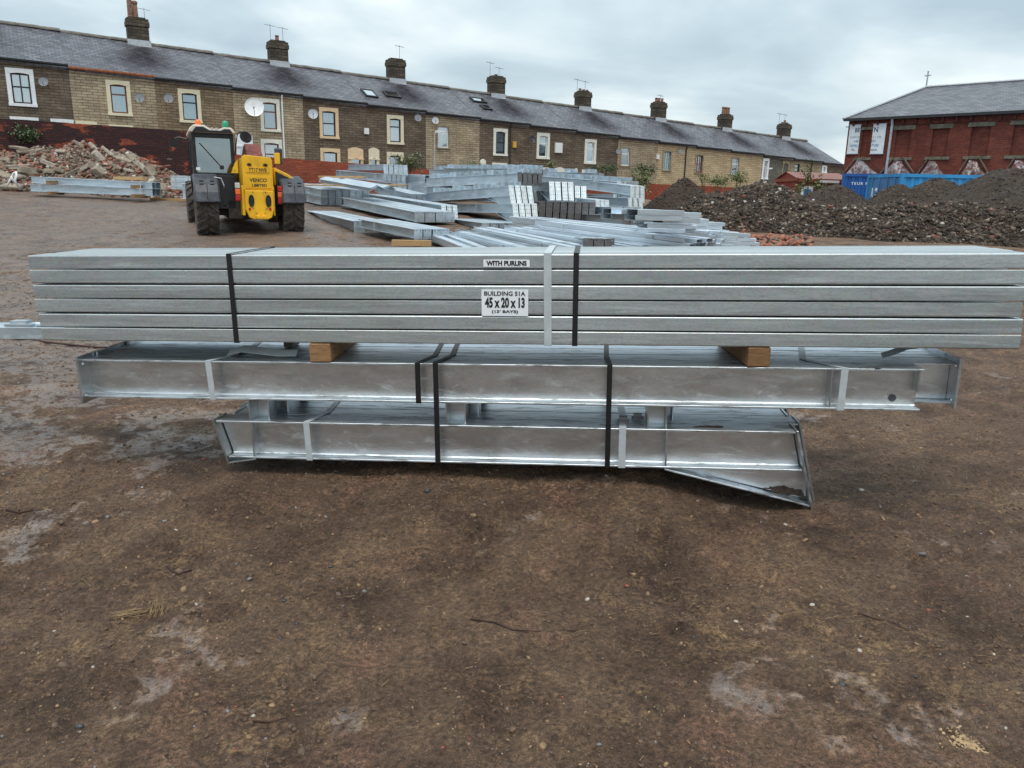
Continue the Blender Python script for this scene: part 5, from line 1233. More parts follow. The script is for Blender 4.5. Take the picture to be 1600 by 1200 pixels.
def tyre(x, y, side, steer=0.0):
    Mw = MT @ T((x, y, 0.60)) @ Matrix.Rotation(steer, 4, 'Z') @ Matrix.Rotation(math.pi/2, 4, 'Y')
    r, w2 = 0.585, 0.215; root = bpy.data.objects.new('wheel', None); _link(root, Mw, tele)
    mb = MB(); mb.lathe([(0.33, -w2*0.85), (0.36, -w2), (0.50, -w2*1.04), (0.555, -w2*0.93), (0.565, 0), (0.555, w2*0.93), (0.50, w2*1.04), (0.36, w2), (0.33, w2*0.85)], 40)
    t_ = mb.obj('tyre', Mw, root, MAT['rubber'], smooth=True)
    mb = MB(); nl = 19                     # chevron lugs
    for k in range(nl):
        for sd in (-1, 1):
            a0 = 2*math.pi*(k+(0.5 if sd > 0 else 0))/nl; vs = []
            for q in range(5):
                u = q/4; a = a0+u*0.30; z = sd*(0.01+u*(w2*1.0-0.01)); rr = 0.60-0.018*u*u; dr = 0.05
                hw_ = 0.060
                for (da, rr2) in ((-hw_, rr-dr), (-hw_*0.75, rr), (hw_*0.75, rr), (hw_, rr-dr)):
                    vs.append((rr2*math.cos(a+da), rr2*math.sin(a+da), z))
            fs = [(4*q+i, 4*q+(i+1) % 4, 4*q+4+(i+1) % 4, 4*q+4+i) for q in range(4) for i in range(4)]+[(0, 3, 2, 1), (16, 17, 18, 19)]
            mb.add(vs, fs)
    tr = mb.obj('tread', Mw, root, MAT['rubber']); tr['kind'] = 'stuff'
    mb = MB(); mb.lathe([(0.05, side*0.16), (0.12, side*0.15), (0.14, side*0.06), (0.27, side*0.04), (0.33, side*0.17), (0.345, side*0.17), (0.335, 0.0)], 24); mb.obj('rim', Mw, root, MAT['rim'])
tyre(-0.84, 0, -1, 0.0); tyre(0.90, 0, 1, 0.0); tyre(-0.93, 2.75, -1); tyre(0.93, 2.75, 1)
# chassis, axles
tb_('chassis', MB().box(-0.42, 0.42, -0.35, 3.2, 0.42, 0.80).box(-0.30, 0.30, 3.2, 3.7, 0.40, 0.75), 'chassis')
tb_('rear_axle', MB().box(-0.75, 0.75, -0.12, 0.12, 0.48, 0.72).tube([(-0.2, 0, 0.56), (0.2, 0, 0.56)], 0.17, 12), 'chassis')
tb_('front_axle', MB().box(-0.75, 0.75, 2.63, 2.87, 0.48, 0.72), 'chassis')
tb_('hose', MB().tube([(-0.55, -0.2, 0.85), (-0.5, -0.35, 0.7), (-0.35, -0.3, 0.6), (-0.2, -0.2, 0.65)], 0.02, 6).tube([(0.5, -0.2, 0.9), (0.48, -0.36, 0.72), (0.3, -0.3, 0.6)], 0.02, 6), 'machine_black', bv=0)
# fenders
for sx in (-1, 1):
    mb = MB(); cx_ = 0.90 if sx > 0 else -0.83; hw_ = 0.25; n = 10; vs = []
    for q in range(n+1):
        a = math.radians(-28+q/n*150)+math.radians(28); R_f = 0.70
        y_, z_ = -math.cos(a)*R_f, 0.60+math.sin(a)*R_f
        if q == 0: y_, z_ = -0.71, 0.78
        for (xx, rr) in ((-hw_, -0.07), (-hw_, 0.0), (-hw_*0.85, 0.03), (hw_*0.85, 0.03), (hw_, 0.0), (hw_, -0.07)):
            vs.append((cx_+xx, y_-math.cos(a)*rr if q else y_-rr*0.9, z_+math.sin(a)*rr if q else z_))
    fs = [(6*q+i, 6*q+i+1, 6*q+7+i, 6*q+6+i) for q in range(n) for i in range(5)]
    mb.add(vs, fs); fo = mb.obj('fender', MT, tele, MAT['fender']); sm = fo.modifiers.new('s', 'SOLIDIFY'); sm.thickness = 0.02
    MB().box(cx_-0.006, cx_+0.006, -0.765, -0.74, 0.82, 1.12).obj('fender_rib', MT, fo, MAT['machine_black'])
    for q in range(4): MB().box(cx_-0.14+0.2*(q % 2), cx_-0.06+0.2*(q % 2), -0.757, -0.735, 1.10+0.06*(q//2), 1.13+0.06*(q//2)).obj('slot', MT, fo, MAT['machine_black'])
# cab on the left
cx0, cx1, cy0, cy1, cz0, cz1 = -1.03, -0.20, 0.05, 1.75, 0.85, 2.16
fr = MB(); pw = 0.075
for (x_, y_) in ((cx0, cy0), (cx1-pw, cy0), (cx0, cy1-pw), (cx1-pw, cy1-pw)):
    fr.box(x_, x_+pw, y_, y_+pw, cz0, cz1)
fr.box(cx0+pw, cx1-pw, cy0, cy0+pw, cz1-0.10, cz1).box(cx0+pw, cx1-pw, cy1-pw, cy1, cz1-0.10, cz1).box(cx0, cx0+pw, cy0+pw, cy1-pw, cz1-0.1, cz1).box(cx1-pw, cx1, cy0+pw, cy1-pw, cz1-0.1, cz1)
fr.box(cx0+pw, cx1-pw, cy0-0.01, cy0+pw, cz0, 1.36).box(cx0, cx0+0.05, cy0+pw, cy1-pw, cz0, 1.25).box(cx1-0.05, cx1, cy0+pw, cy1-pw, cz0, 1.30)
fr.box(cx0+0.05, cx1-0.05, cy0+pw, cy1-pw, cz0, cz0+0.05)
cab = tb_('cab', fr, 'machine_black', bv=0.012)
tb_('rear_window', MB().box(cx0+pw, cx1-pw, cy0+0.01, cy0+0.02, 1.36, cz1-0.10), 'cab_glass', cab, 0)
tb_('front_window', MB().box(cx0+pw, cx1-pw, cy1-0.04, cy1-0.03, 1.1, cz1-0.10), 'cab_glass', cab, 0)
tb_('side_window', MB().box(cx0+0.02, cx0+0.03, cy0+pw, cy1-pw, 1.25, cz1-0.10), 'cab_glass', cab, 0)
tb_('side_window', MB().box(cx1-0.03, cx1-0.02, cy0+pw, cy1-pw, 1.30, cz1-0.10), 'cab_glass', cab, 0)
tb_('wiper', MB().tube([(cx0+0.15, cy0-0.015, 1.95), (cx0+0.55, cy0-0.02, 1.48)], 0.010, 5).box(cx0+0.52, cx0+0.60, cy0-0.03, cy0-0.012, 1.43, 1.51), 'machine_black', cab, 0)
seat = tb_('seat', MB().box(-0.90, -0.45, 0.50, 1.00, 1.10, 1.25).box(-0.88, -0.47, 0.42, 0.54, 1.25, 1.75).box(-0.78, -0.57, 0.42, 0.52, 1.75, 1.92), 'fender', cab, 0.03)
tb_('steering_wheel', MB().tube([(-0.67+0.19*math.cos(a), 1.30+0.1*math.sin(a), 1.48+0.13*math.sin(a)) for a in [k*math.pi/8 for k in range(17)]], 0.016, 6), 'machine_black', cab, 0)
tb_('sticker', MB().box(-0.98, -0.90, cy0-0.0005, cy0+0.006, 1.40, 1.46), 'paper', cab, 0)
# cab roof: cream shell with a dip in the middle and a rounded front
rf = MB(); rf.prism([(cx0-0.04, 2.16), (cx0-0.04, 2.22), (cx0+0.05, 2.31), (cx0+0.26, 2.31), (cx0+0.38, 2.24), (cx0+0.55, 2.24), (cx0+0.64, 2.28), (cx1-0.04, 2.28), (cx1+0.03, 2.20), (cx1+0.03, 2.16)], cy0-0.10, cy1+0.06, axis='y')
roof_ = tb_('cab_roof', rf, 'cab_cream', cab, 0.02)
tb_('roof_visor', MB().prism([(cx0+0.02, 2.165), (cx0+0.10, 2.27), (cx0+0.24, 2.27), (cx0+0.36, 2.205), (cx0+0.57, 2.205), (cx0+0.66, 2.245), (cx1-0.07, 2.245), (cx1-0.01, 2.165)], cy0-0.125, cy0-0.1005, axis='y'), 'machine_black', roof_, 0.004)
tb_('work_light', MB().box(cx0+0.38, cx0+0.44, cy0-0.16, cy0-0.13, 2.20, 2.26).box(cx0+0.47, cx0+0.53, cy0-0.16, cy0-0.13, 2.20, 2.26), 'clear_lens', roof_, 0.005)
for x_, mt in ((cx0+0.16, 'amber'), (cx1-0.13, 'green_lens')):
    mb = MB(); mb.lathe([(0.062, 0), (0.064, 0.02), (0.058, 0.09), (0.04, 0.125), (0.01, 0.135)], 16)
    b_ = mb.obj('beacon', MT @ T((x_, 0.25, 2.30)), roof_, MAT[mt], smooth=True)
# black body under the cab and boarding gap
tb_('under_cab_panel', MB().box(cx0+0.08, cx1+0.02, -0.10, 0.04, 0.72, 1.15).box(-0.62, -0.25, -0.35, -0.1005, 0.62, 1.30), 'machine_black')
tb_('hand_rail', MB().tube([(-0.68, -0.68, 1.26), (-0.55, -0.70, 1.24), (-0.50, -0.70, 1.10), (-0.50, -0.60, 1.05)], 0.012, 6), 'lead', bv=0)
MTOLD = MT; MT = MT @ T((0.175, 0, 0)) @ Matrix.Diagonal((0.82, 1, 1, 1)) @ T((-0.175, 0, 0))
# yellow boom tower at the tail
ty = -0.70
tw = MB(); tw.prism([(-0.19, 1.02), (-0.19, 1.68), (-0.12, 1.72), (0.50, 1.68), (0.54, 1.63), (0.54, 1.02)], ty, ty+0.05, axis='y')
tw.box(-0.19, -0.15, ty+0.0505, 0.5, 0.75, 1.66).box(0.50, 0.54, ty+0.0505, 0.5, 0.75, 1.62)
tower = tb_('boom_tower', tw, 'machine_yellow', bv=0.012)
ct = MB(); ct.prism([(-0.17, 0.62), (-0.17, 1.015), (0.52, 1.015), (0.52, 0.62), (0.46, 0.46), (0.35, 0.42), (0.02, 0.42), (-0.09, 0.46)], ty-0.06, ty+0.10, axis='y')
cw = tb_('counterweight', ct, 'machine_yellow', bv=0.018)
tb_('side_cheek', MB().box(-0.24, -0.1705, ty+0.02, ty+0.5, 0.50, 1.10).box(0.5205, 0.56, ty+0.02, ty+0.5, 0.50, 1.10), 'machine_yellow', cw, 0.01)
for x_ in (-0.03, 0.385):
    mb = MB(); mb.lathe([(0.0, 0), (0.062, 0), (0.074, 0.012), (0.066, 0.02), (0.058, 0.004), (0.0, 0.004)], 24)
    mb.obj('lifting_hole', MT @ T((x_+0.005, ty-0.059, 0.80)) @ Matrix.Diagonal((0.95, 1, 1.75, 1)) @ RX, cw, MAT['machine_black'])
for x_ in (-0.075, 0.425):
    mb = MB(); mb.lathe([(0.0, 0), (0.032, 0), (0.028, 0.012), (0.0, 0.014)], 16); mb.obj('reflector', MT @ T((x_, ty-0.06, 0.635)) @ RX, cw, MAT['red_lens'])
mb = MB()
for x_, z_ in ((0.02, 0.98), (0.33, 0.98), (0.0, 0.90), (0.36, 0.90), (0.02, 0.65), (0.34, 0.65), (0.09, 0.55), (0.29, 0.55)): mb.tube([(x_, ty-0.072, z_), (x_, ty-0.055, z_)], 0.011, 8)
mb.obj('bolt', MT, cw, MAT['machine_black'])['kind'] = 'stuff'
tb_('tow_bracket', MB().box(0.07, 0.31, ty-0.13, ty-0.0605, 0.44, 0.50).tube([(0.19, ty-0.11, 0.42), (0.19, ty-0.11, 0.53)], 0.02, 8), 'machine_yellow', cw, 0.006)
# plates with their lettering
pl = tb_('number_plate', MB().box(-0.10, 0.45, ty-0.014, ty-0.0015, 1.375, 1.475), 'machine_yellow', tower, 0.003)
text('YT17 NVB', MT @ T((0.175, ty-0.015, 1.425)) @ RX, 0.44, 0.075, MAT['ink'], pl, off=0.02)
pl = tb_('maker_plate', MB().box(-0.15, 0.49, ty-0.014, ty-0.0015, 1.06, 1.30), 'machine_yellow', tower, 0.003)
text('VENCO', MT @ T((0.175, ty-0.015, 1.22)) @ RX, 0.42, 0.075, MAT['ink'], pl, off=0.03); text('LIMITED', MT @ T((0.20, ty-0.015, 1.115)) @ RX, 0.36, 0.06, MAT['ink'], pl, off=0.03)
for x_ in (-0.02, 0.37):
    mb = MB(); mb.lathe([(0.0, 0), (0.055, 0), (0.05, 0.02), (0.0, 0.025)], 16); mb.obj('plate_lamp', MT @ T((x_, ty-0.002, 1.53)) @ Matrix.Diagonal((1, 1, 0.55, 1)) @ RX, tower, MAT['machine_black'])
MT = MTOLD
# boom running forward between the cheeks
bm_ = MB(); bm_.prism([(-0.6, 1.30), (-0.5, 1.62), (2.9, 1.45), (3.3, 0.95), (3.1, 0.90), (2.7, 1.20)], -0.10, 0.45, axis='x')
tb_('boom', bm_, 'machine_yellow', bv=0.02)
tb_('boom_rams', MB().prism([(-0.45, 1.66), (0.2, 1.98), (0.55, 1.90), (1.2, 1.60)], 0.02, 0.34, axis='x'), 'boom_red', bv=0.01)
# engine cover on the right
ec = MB(); ec.prism([(0.56, 1.12), (0.56, 1.50), (0.86, 1.36), (1.02, 1.24), (1.04, 1.12)], -0.25, 2.0, axis='y'); tb_('engine_cover', ec, 'machine_yellow', bv=0.02)
tb_('engine_bay', MB().box(0.57, 1.00, -0.22, 1.9, 0.70, 1.118).prism([(0.58, 1.13), (0.58, 1.42), (0.84, 1.30), (0.98, 1.20), (0.98, 1.13)], -0.27, -0.2505, axis='y'), 'machine_black')
# lights
def tail(x, y, z, order):
    r = bpy.data.objects.new('tail_light', None); _link(r, MT @ T((x, y, z)), tele); h0 = 0
    MB().box(-0.055, 0.055, 0.005, 0.05, -0.20, 0.20).obj('housing', MT @ T((x, y, z)), r, MAT['machine_black'])
    for k, mt in enumerate(order):
        z0 = 0.065-0.125*k; bevel(MB().box(-0.05, 0.05, -0.03, 0.004, z0, z0+0.115).obj('lens', MT @ T((x, y, z)), r, MAT[mt]), 0.015, 2)
tail(-0.24, ty+0.02, 0.98, ('clear_lens', 'amber', 'red_lens')); tail(0.62, ty+0.15, 0.93, ('red_lens', 'amber', 'red_lens'))
tb_('warning_panel', MB().prism([(-0.34, 1.35), (-0.20, 1.35), (-0.20, 1.62), (-0.26, 1.55)], ty+0.06, ty+0.08, axis='y').box(-0.31, -0.25, ty+0.052, ty+0.0595, 1.40, 1.46), 'machine_yellow', bv=0.004)
# mirrors
m1 = tb_('mirror_arm', MB().tube([(-0.20, -0.05, 1.72), (-0.16, -0.12, 2.0), (-0.13, -0.15, 2.17), (-0.05, -0.18, 2.20)], 0.014, 6), 'machine_black', bv=0)
mb = MB(); mb.lathe([(0.01, 0.04), (0.09, 0.03), (0.125, 0), (0.125, -0.02), (0.01, -0.025)], 20); mb.obj('mirror', MT @ T((0.03, -0.22, 2.10)) @ Matrix.Rotation(math.radians(-62), 4, 'X') @ Matrix.Rotation(math.radians(25), 4, 'Y'), m1, MAT['fender'])
m2 = tb_('mirror_arm', MB().tube([(0.58, -0.1, 1.50), (0.62, -0.14, 1.62), (0.66, -0.16, 1.70)], 0.014, 6), 'machine_black', bv=0)
tb_('mirror', MB().box(0.60, 0.76, -0.20, -0.10, 1.56, 1.90), 'fender', m2, 0.03); tb_('mirror_face', MB().box(0.585, 0.70, -0.225, -0.2005, 1.57, 1.80), 'machine_yellow', m2, 0.01)
# left side details: ladder, door edge, far work lamp
tb_('door_rail', MB().tube([(cx0-0.05, 0.20, 1.0), (cx0-0.07, 0.20, 2.05)], 0.018, 6), 'machine_black', bv=0)
tb_('work_lamp', MB().tube([(cx0, 1.7, 2.1), (cx0-0.22, 1.75, 2.14), (cx0-0.30, 1.75, 2.10)], 0.014, 6).box(cx0-0.40, cx0-0.22, 1.68, 1.80, 1.92, 2.11), 'machine_black', bv=0.0)

# ================================================================== STEEL YARD
ycount = 0
PLM = {}
def yplate(w_, h_, dark):
    k = (round(w_, 3), round(h_, 3), dark)
    if k not in PLM:
        hs = [(w_*u, h_*v_, 0.012) for u in (0.25, 0.75) for v_ in ([0.15, 0.85] if h_ < 0.4 else [0.1, 0.3, 0.5, 0.7, 0.9])]
        PLM[k] = plate_mesh(w_, h_, 0.014, hs, MAT['galv_dark' if dark else ('galv_plate_skylit' if h_ > 0.4 else 'galv_far')])
    return PLM[k]
def onto(px, py, hh):
    """point seen at px, py that stands hh above the yard"""
    rr_ = ray(px, py); lo, hi = 6.0, 40.0
    for _ in range(40):
        m_ = (lo+hi)/2; P = C_+rr_*(m_/rr_[1])
        if P[2] > float(gbase(P[0], P[1]))+hh: lo = m_
        else: hi = m_
    return P
def ybundle(L, R, n, h, wd, lbl, plate=None, dark=False, haunch=None, haunchL=None, cleats=0, bands=(0.12, 0.85), gap=0.022, lay=1, plateL=False, jitter=0.02, lean=0.0, bearers=True, hh=None):
    """L, R: picture position and distance of the front top edge of the bundle's two ends"""
    PL, PR = (atY(*L), atY(*R)) if hh is None else (onto(L[0], L[1], hh[0]), onto(R[0], R[1], hh[1]))
    ex = PR-PL; Ln = np.linalg.norm(ex); ex = ex/Ln; ey = np.cross(UP, ex); ey /= np.linalg.norm(ey); ez = np.cross(ex, ey)
    H = h*lay; M0 = frame(PL-ez*H, ex, ey, ez); rr = random.Random(int(L[0]*7+R[1]))
    root = empty('steel_bundle', M0, lbl, 'steel beams', 'bundles of galvanised steel in the yard')
    me = I_mesh(Ln, wd-gap, h-0.004, 0.012, 0.008, MAT['galv_far'], MAT['galv_far'])
    for l_ in range(lay):
        for j in range(n):
            x_ = rr.uniform(-jitter, jitter); Mb = M0 @ T((x_, j*wd, l_*h)); bo = inst('steel_beam', me, Mb, root)
            if plate:
                pw_, ph_, dz = plate; inst('end_plate', yplate(wd-gap*(1.6 if ph_ > 0.35 else 1.0), ph_, dark), Mb @ T((Ln+0.001+(ph_*math.sin(math.radians(-lean)) if lean < 0 else 0), -gap*0.2, h-ph_+dz)) @ Matrix.Rotation(math.radians(lean), 4, 'Y'), bo)
                if plateL: inst('end_plate', yplate(wd-gap*0.6, h+0.02, False), Mb @ T((-0.015, -gap*0.2, -0.01)), bo)
            if haunch:
                hl, hd = haunch
                MB().prism([(Ln-hl, -0.002), (Ln, -0.002), (Ln, -hd)], wd/2-0.01, wd/2, axis='y').obj('haunch', Mb, bo, MAT['galv_far'])
                MB().prism([(Ln-hl-0.02, -0.004), (Ln-hl+0.02, -0.004), (Ln, -hd), (Ln, -hd-0.014)], 0, wd-gap, axis='y').obj('haunch_flange', Mb, bo, MAT['galv_far'])
            if haunchL:
                hl, hd = haunchL
                MB().prism([(0, -0.002), (hl, -0.002), (0, -hd)], wd/2-0.01, wd/2, axis='y').obj('haunch', Mb, bo, MAT['galv_far'])
                MB().prism([(0, -hd-0.014), (0, -hd), (hl, -0.004), (hl+0.03, -0.004)], 0, wd-gap, axis='y').obj('haunch_flange', Mb, bo, MAT['galv_far'])
            if cleats and l_ == lay-1:
                for k in range(cleats):
                    MB().box(0, 0.01, 0.01, wd*0.9, 0, 0.14).box(0.0105, 0.18, wd*0.5, wd*0.5+0.008, 0.0, 0.14).obj('purlin_cleat', Mb @ T((Ln*(k+0.5)/cleats, 0, h-0.003)), bo, MAT['galv_far'])
            if l_ == lay-1 and j == 0:
                pass
    for q in bands:
        x = Ln*q; mb = MB().box(x, x+0.035, -0.004, -0.002, -0.003, H+0.002).box(x, x+0.035, -0.004, n*wd, H+0.0025, H+0.0045).box(x, x+0.035, n*wd+0.001, n*wd+0.003, -0.003, H+0.002)
        mb.obj('strap', M0, root, MAT['strap_white'])
    return root, M0, Ln
def ypack(L, R, ncol, nlay, lbl, wd=0.16, h=0.068, jit=0.12, bands=(0.2, 0.8), mat='purlin_far', cat='purlins', hh=None):
    PL, PR = (atY(*L), atY(*R)) if hh is None else (onto(L[0], L[1], hh[0]), onto(R[0], R[1], hh[1])); ex = PR-PL; Ln = np.linalg.norm(ex); ex = ex/Ln; ey = np.cross(UP, ex); ey /= np.linalg.norm(ey); ez = np.cross(ex, ey)
    H = h*nlay; M0 = frame(PL-ez*H, ex, ey, ez); rr = random.Random(int(L[0]*3+R[1]*11))
    root = empty('purlin_stack', M0, lbl, cat, 'loose packs of purlins in the yard')
    a = C_mesh(Ln, wd-0.008, h-0.005, t=0.004, mat=MAT[mat]); b = C_mesh(Ln, wd-0.008, h-0.005, t=0.004, up=True, mat=MAT[mat])
    for l_ in range(nlay):
        for j in range(ncol):
            inst('purlin', a if (l_+j) % 2 else b, M0 @ T((rr.uniform(-jit, jit), j*wd+rr.uniform(-0.004, 0.004), l_*h)) @ Matrix.Rotation(rr.uniform(-0.004, 0.004), 4, 'Z'), root)
    for q in bands:
        x = Ln*q; MB().box(x, x+0.03, -0.008, -0.006, 0, H).box(x, x+0.03, -0.008, ncol*wd, H+0.004, H+0.006).obj('strap', M0, root, MAT['strap_white'])
    return root

# front left group
ybundle((479, 329, 22.0), (553, 345.5, 17.2), 3, 0.28, 0.27, 'low galvanised beams with three square end plates, nearest the telehandler wheel', (0.25, 0.30, 0.01), bands=(0.35,))
ybundle((531, 308, 24.0), (648, 331, 19.2), 4, 0.24, 0.28, 'long beams lying over the front group with end plates at their right end', (0.25, 0.26, 0.01), bands=(0.5,))
ybundle((520, 326, 24.0), (650, 350, 20.0), 5, 0.20, 0.26, 'bluish beams lying underneath the long front beams', (0.25, 0.22, 0.0), bands=(0.7,))
ybundle((560, 342, 0), (648, 358, 0), 4, 0.18, 0.2, 'bluish beams on the mud between the front group and the centre stack', (0.25, 0.20, 0.0), bands=(0.3,), hh=(0.32, 0.32))
ybundle((573, 303, 25.5), (689, 320.5, 21.0), 3, 0.23, 0.17, 'beams behind the long front ones with tall pale end plates', (0.25, 0.46, 0.0), haunch=(0.9, 0.22), bands=(0.2, 0.75), lean=-12)
ybundle((452, 286, 27.5), (502, 296, 25.0), 7, 0.235, 0.235, 'short beams topped with planks right of the telehandler, upper layer', (0.25, 0.25, 0.005), bands=(0.6,))
ybundle((455, 299, 27.4), (502, 308.5, 24.9), 6, 0.235, 0.235, 'short beams topped with planks right of the telehandler, lower layer', (0.25, 0.25, 0.005), bands=(0.6,))
ybundle((525, 266, 30.0), (597, 271.5, 27.3), 5, 0.27, 0.19, 'beams in the second layer of the tallest left stack', (0.25, 0.29, 0.005), plateL=True, bands=(0.1, 0.85))
ybundle((541, 257, 30.2), (599, 256.5, 27.6), 5, 0.20, 0.19, 'beams on the very top of the tallest left stack with tall pale end plates', (0.25, 0.35, 0.0), bands=(0.6,), lean=-6)
ybundle((560, 284, 30.5), (612, 286, 27.6), 6, 0.28, 0.2, 'beams in the shade under the tallest left stack', (0.25, 0.30, 0.0), bands=())
ybundle((585, 289, 26.4), (642, 303, 24.2), 3, 0.22, 0.2, 'small group of narrow beams right of the folded sheets', (0.25, 0.22, 0.0), bands=(0.4,))
ybundle((500, 300, 29.5), (655, 307, 27.0), 5, 0.3, 0.3, 'beams lying on the mud in the middle of the left group', (0.25, 0.32, 0.0), bands=(0.3,))
# centre rows with haunches, right ends towards the camera
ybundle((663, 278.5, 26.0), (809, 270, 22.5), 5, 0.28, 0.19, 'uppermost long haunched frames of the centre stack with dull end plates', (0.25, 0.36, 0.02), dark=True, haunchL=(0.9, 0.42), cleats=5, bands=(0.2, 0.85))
ybundle((662, 301.5, 24.5), (794, 290, 20.6), 4, 0.27, 0.19, 'middle row of haunched frames in the centre stack with bright drilled end plates', (0.25, 0.54, 0.02), haunch=(1.1, 0.27), cleats=4, bands=(0.65,), lean=-14)
ybundle((705, 318.5, 23.2), (800, 318, 19.4), 4, 0.235, 0.175, 'lower row of haunched frames in the centre stack with bright drilled end plates', (0.25, 0.49, 0.02), haunch=(1.0, 0.24), bands=(0.45,), lean=-14)
ybundle((700, 341, 21.0), (753, 348, 18.0), 6, 0.20, 0.21, 'beams at the foot of the centre stack with square end plates', (0.25, 0.22, 0.0), bands=(0.1,))
ybundle((640, 338, 21.8), (668, 343, 20.2), 4, 0.22, 0.20, 'dull short beams low down left of the centre stack', (0.25, 0.23, 0.0), dark=True, bands=())
# right part
ybundle((837, 275, 27.5), (962, 283.5, 25.0), 6, 0.31, 0.19, 'long beams at the back right of the yard carrying a row of upright plates', (0.25, 0.42, 0.03), cleats=5, bands=(0.75,), lean=8)
ybundle((800, 285.5, 26.0), (858, 284, 22.6), 4, 0.26, 0.19, 'frames right of the centre with four bright drilled plates', (0.25, 0.53, 0.02), haunch=(0.8, 0.27), bands=(), lean=-14)
ybundle((842, 291, 26.4), (888, 290, 23.0), 3, 0.25, 0.19, 'pair of frames with bright plates beside the four plated ones', (0.25, 0.48, 0.0), haunch=(0.8, 0.22), bands=(), lean=-13)
ybundle((880, 303, 26.5), (957, 303, 24.3), 4, 0.28, 0.17, 'beams in the middle right with tilted pale plates', (0.25, 0.42, 0.0), bands=(0.5,), lean=8)
ybundle((800, 316, 24.5), (842, 314, 21.4), 8, 0.27, 0.205, 'row of dark leaning plated beams right of the centre', (0.25, 0.48, 0.0), dark=True, bands=(), lean=7)
ybundle((868, 314, 24.6), (884, 312, 23.0), 1, 0.25, 0.25, 'single short beam between the dark plates', (0.25, 0.44, 0.0), bands=())
ybundle((882, 322, 23.4), (955, 323, 21.2), 5, 0.26, 0.20, 'pale plated beams on the right, above the dark plates', (0.25, 0.29, 0.0), bands=())
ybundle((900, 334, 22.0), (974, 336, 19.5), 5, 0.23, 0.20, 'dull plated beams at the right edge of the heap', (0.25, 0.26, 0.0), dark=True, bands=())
ybundle((652, 302, 29), (850, 303, 28.2), 4, 0.35, 0.4, 'long beams in the shade inside the centre stack', (0.25, 0.3, 0.0), bands=())
ybundle((655, 324, 26.2), (880, 330, 25.0), 4, 0.45, 0.4, 'deep beams at ground level inside the centre stack', (0.25, 0.3, 0.0), bands=())
ybundle((668, 264, 33), (930, 270, 29.5), 3, 0.28, 0.3, 'beams at the very back carrying upright cleats', (0.25, 0.3, 0.0), cleats=9, bands=(0.5,))
ybundle((700, 302, 26.4), (833, 296, 23.6), 3, 0.27, 0.19, 'frames in the shade between the upper and middle rows of the centre stack', (0.25, 0.44, 0.0), haunch=(0.9, 0.2), bands=(0.5,), lean=-10)
ybundle((812, 300, 25.0), (930, 312, 22.2), 3, 0.26, 0.19, 'sloping frames between the bright plates and the dark leaning plates', (0.25, 0.46, 0.0), haunch=(0.8, 0.2), bands=(0.4,), lean=-8)
ybundle((862, 276, 27.8), (985, 290, 23.8), 3, 0.28, 0.19, 'long beam on top of the right part with pale slanted plates at its end', (0.25, 0.50, 0.0), haunch=(0.9, 0.22), bands=(0.6,), lean=-9)
ybundle((900, 306, 25.0), (982, 309, 23.0), 3, 0.27, 0.19, 'short beams under the right end with pale slanted plates', (0.25, 0.44, 0.0), bands=(0.4,), lean=-9)
ybundle((690, 262.5, 31.0), (822, 263, 28.0), 4, 0.2, 0.3, 'thin beams lying across the very top of the centre stack', (0.25, 0.26, 0.0), cleats=7, bands=(0.5,))
# folded cladding
def folded(L, R, n, wd, lbl):
    PL, PR = atY(*L), atY(*R); ex = PR-PL; Ln = np.linalg.norm(ex); ex /= Ln; ey = np.cross(UP, ex); ey /= np.linalg.norm(ey); ez = np.cross(ex, ey); M0 = frame(PL-ez*0.10, ex, ey, ez)
    root = empty('folded_sheets', M0, lbl, 'folded sheets'); rr = random.Random(5)
    for k in range(n):
        z = 0.022*k; x = rr.uniform(-0.15, 0.15)
        MB().prism([(0, z), (wd*0.25, z+0.09), (wd*0.5, z+0.02), (wd*0.75, z+0.09), (wd, z), (wd, z-0.006), (wd*0.75, z+0.083), (wd*0.5, z+0.013), (wd*0.25, z+0.083), (0, z-0.006)], x, Ln+x, axis='x').obj('sheet', M0, root, MAT['purlin_far'])
folded((497, 279, 25.5), (577, 293, 22.6), 5, 0.8, 'bundle of shiny folded flashings propped on timber in the left of the yard')
ypack((634, 272, 28.5), (664, 273.5, 27.6), 5, 6, 'grey purlins stacked flat between the tall left stack and the centre frames', h=0.11, wd=0.2, jit=0.01)
ypack((640, 284, 28.0), (700, 288, 26.2), 4, 5, 'purlins stacked under the grey pack left of the centre frames', h=0.10, wd=0.2, jit=0.03)
# purlins lying on the ground, right ends near the camera
ypack((838, 345, 0), (1072, 373, 0), 4, 5, 'long pack of bright purlins on the mud in the right of the yard', wd=0.19, h=0.075, hh=(0.45, 0.42))
ypack((800, 338, 0), (1010, 357, 0), 4, 4, 'second long pack of purlins behind the brightest one', wd=0.18, h=0.07, hh=(0.40, 0.40))
ypack((694, 359, 0), (812, 389, 0), 3, 3, 'loose purlins slanting towards the camera left of the middle', wd=0.17, hh=(0.24, 0.22), jit=0.3)
ypack((663, 362, 0), (735, 390, 0), 3, 2, 'leftmost loose purlins slanting down behind the strapped stack', wd=0.15, hh=(0.20, 0.16), jit=0.3)
ypack((727, 355, 0), (880, 386, 0), 4, 3, 'purlins with stencilled marks slanting down behind the labels', wd=0.17, hh=(0.28, 0.24), jit=0.3)
ypack((775, 353, 0), (960, 383, 0), 5, 3, 'wide layer of purlins right of the stencilled ones', wd=0.17, hh=(0.30, 0.26), jit=0.3)
ypack((830, 352, 0), (1010, 380, 0), 5, 3, 'purlins lying along the front of the long bright pack', wd=0.17, hh=(0.30, 0.26), jit=0.3)
ypack((995, 326.5, 0), (1068, 328.5, 0), 3, 2, 'white capped purlins lying highest at the right of the yard', wd=0.25, h=0.09, hh=(0.95, 0.90), bands=())
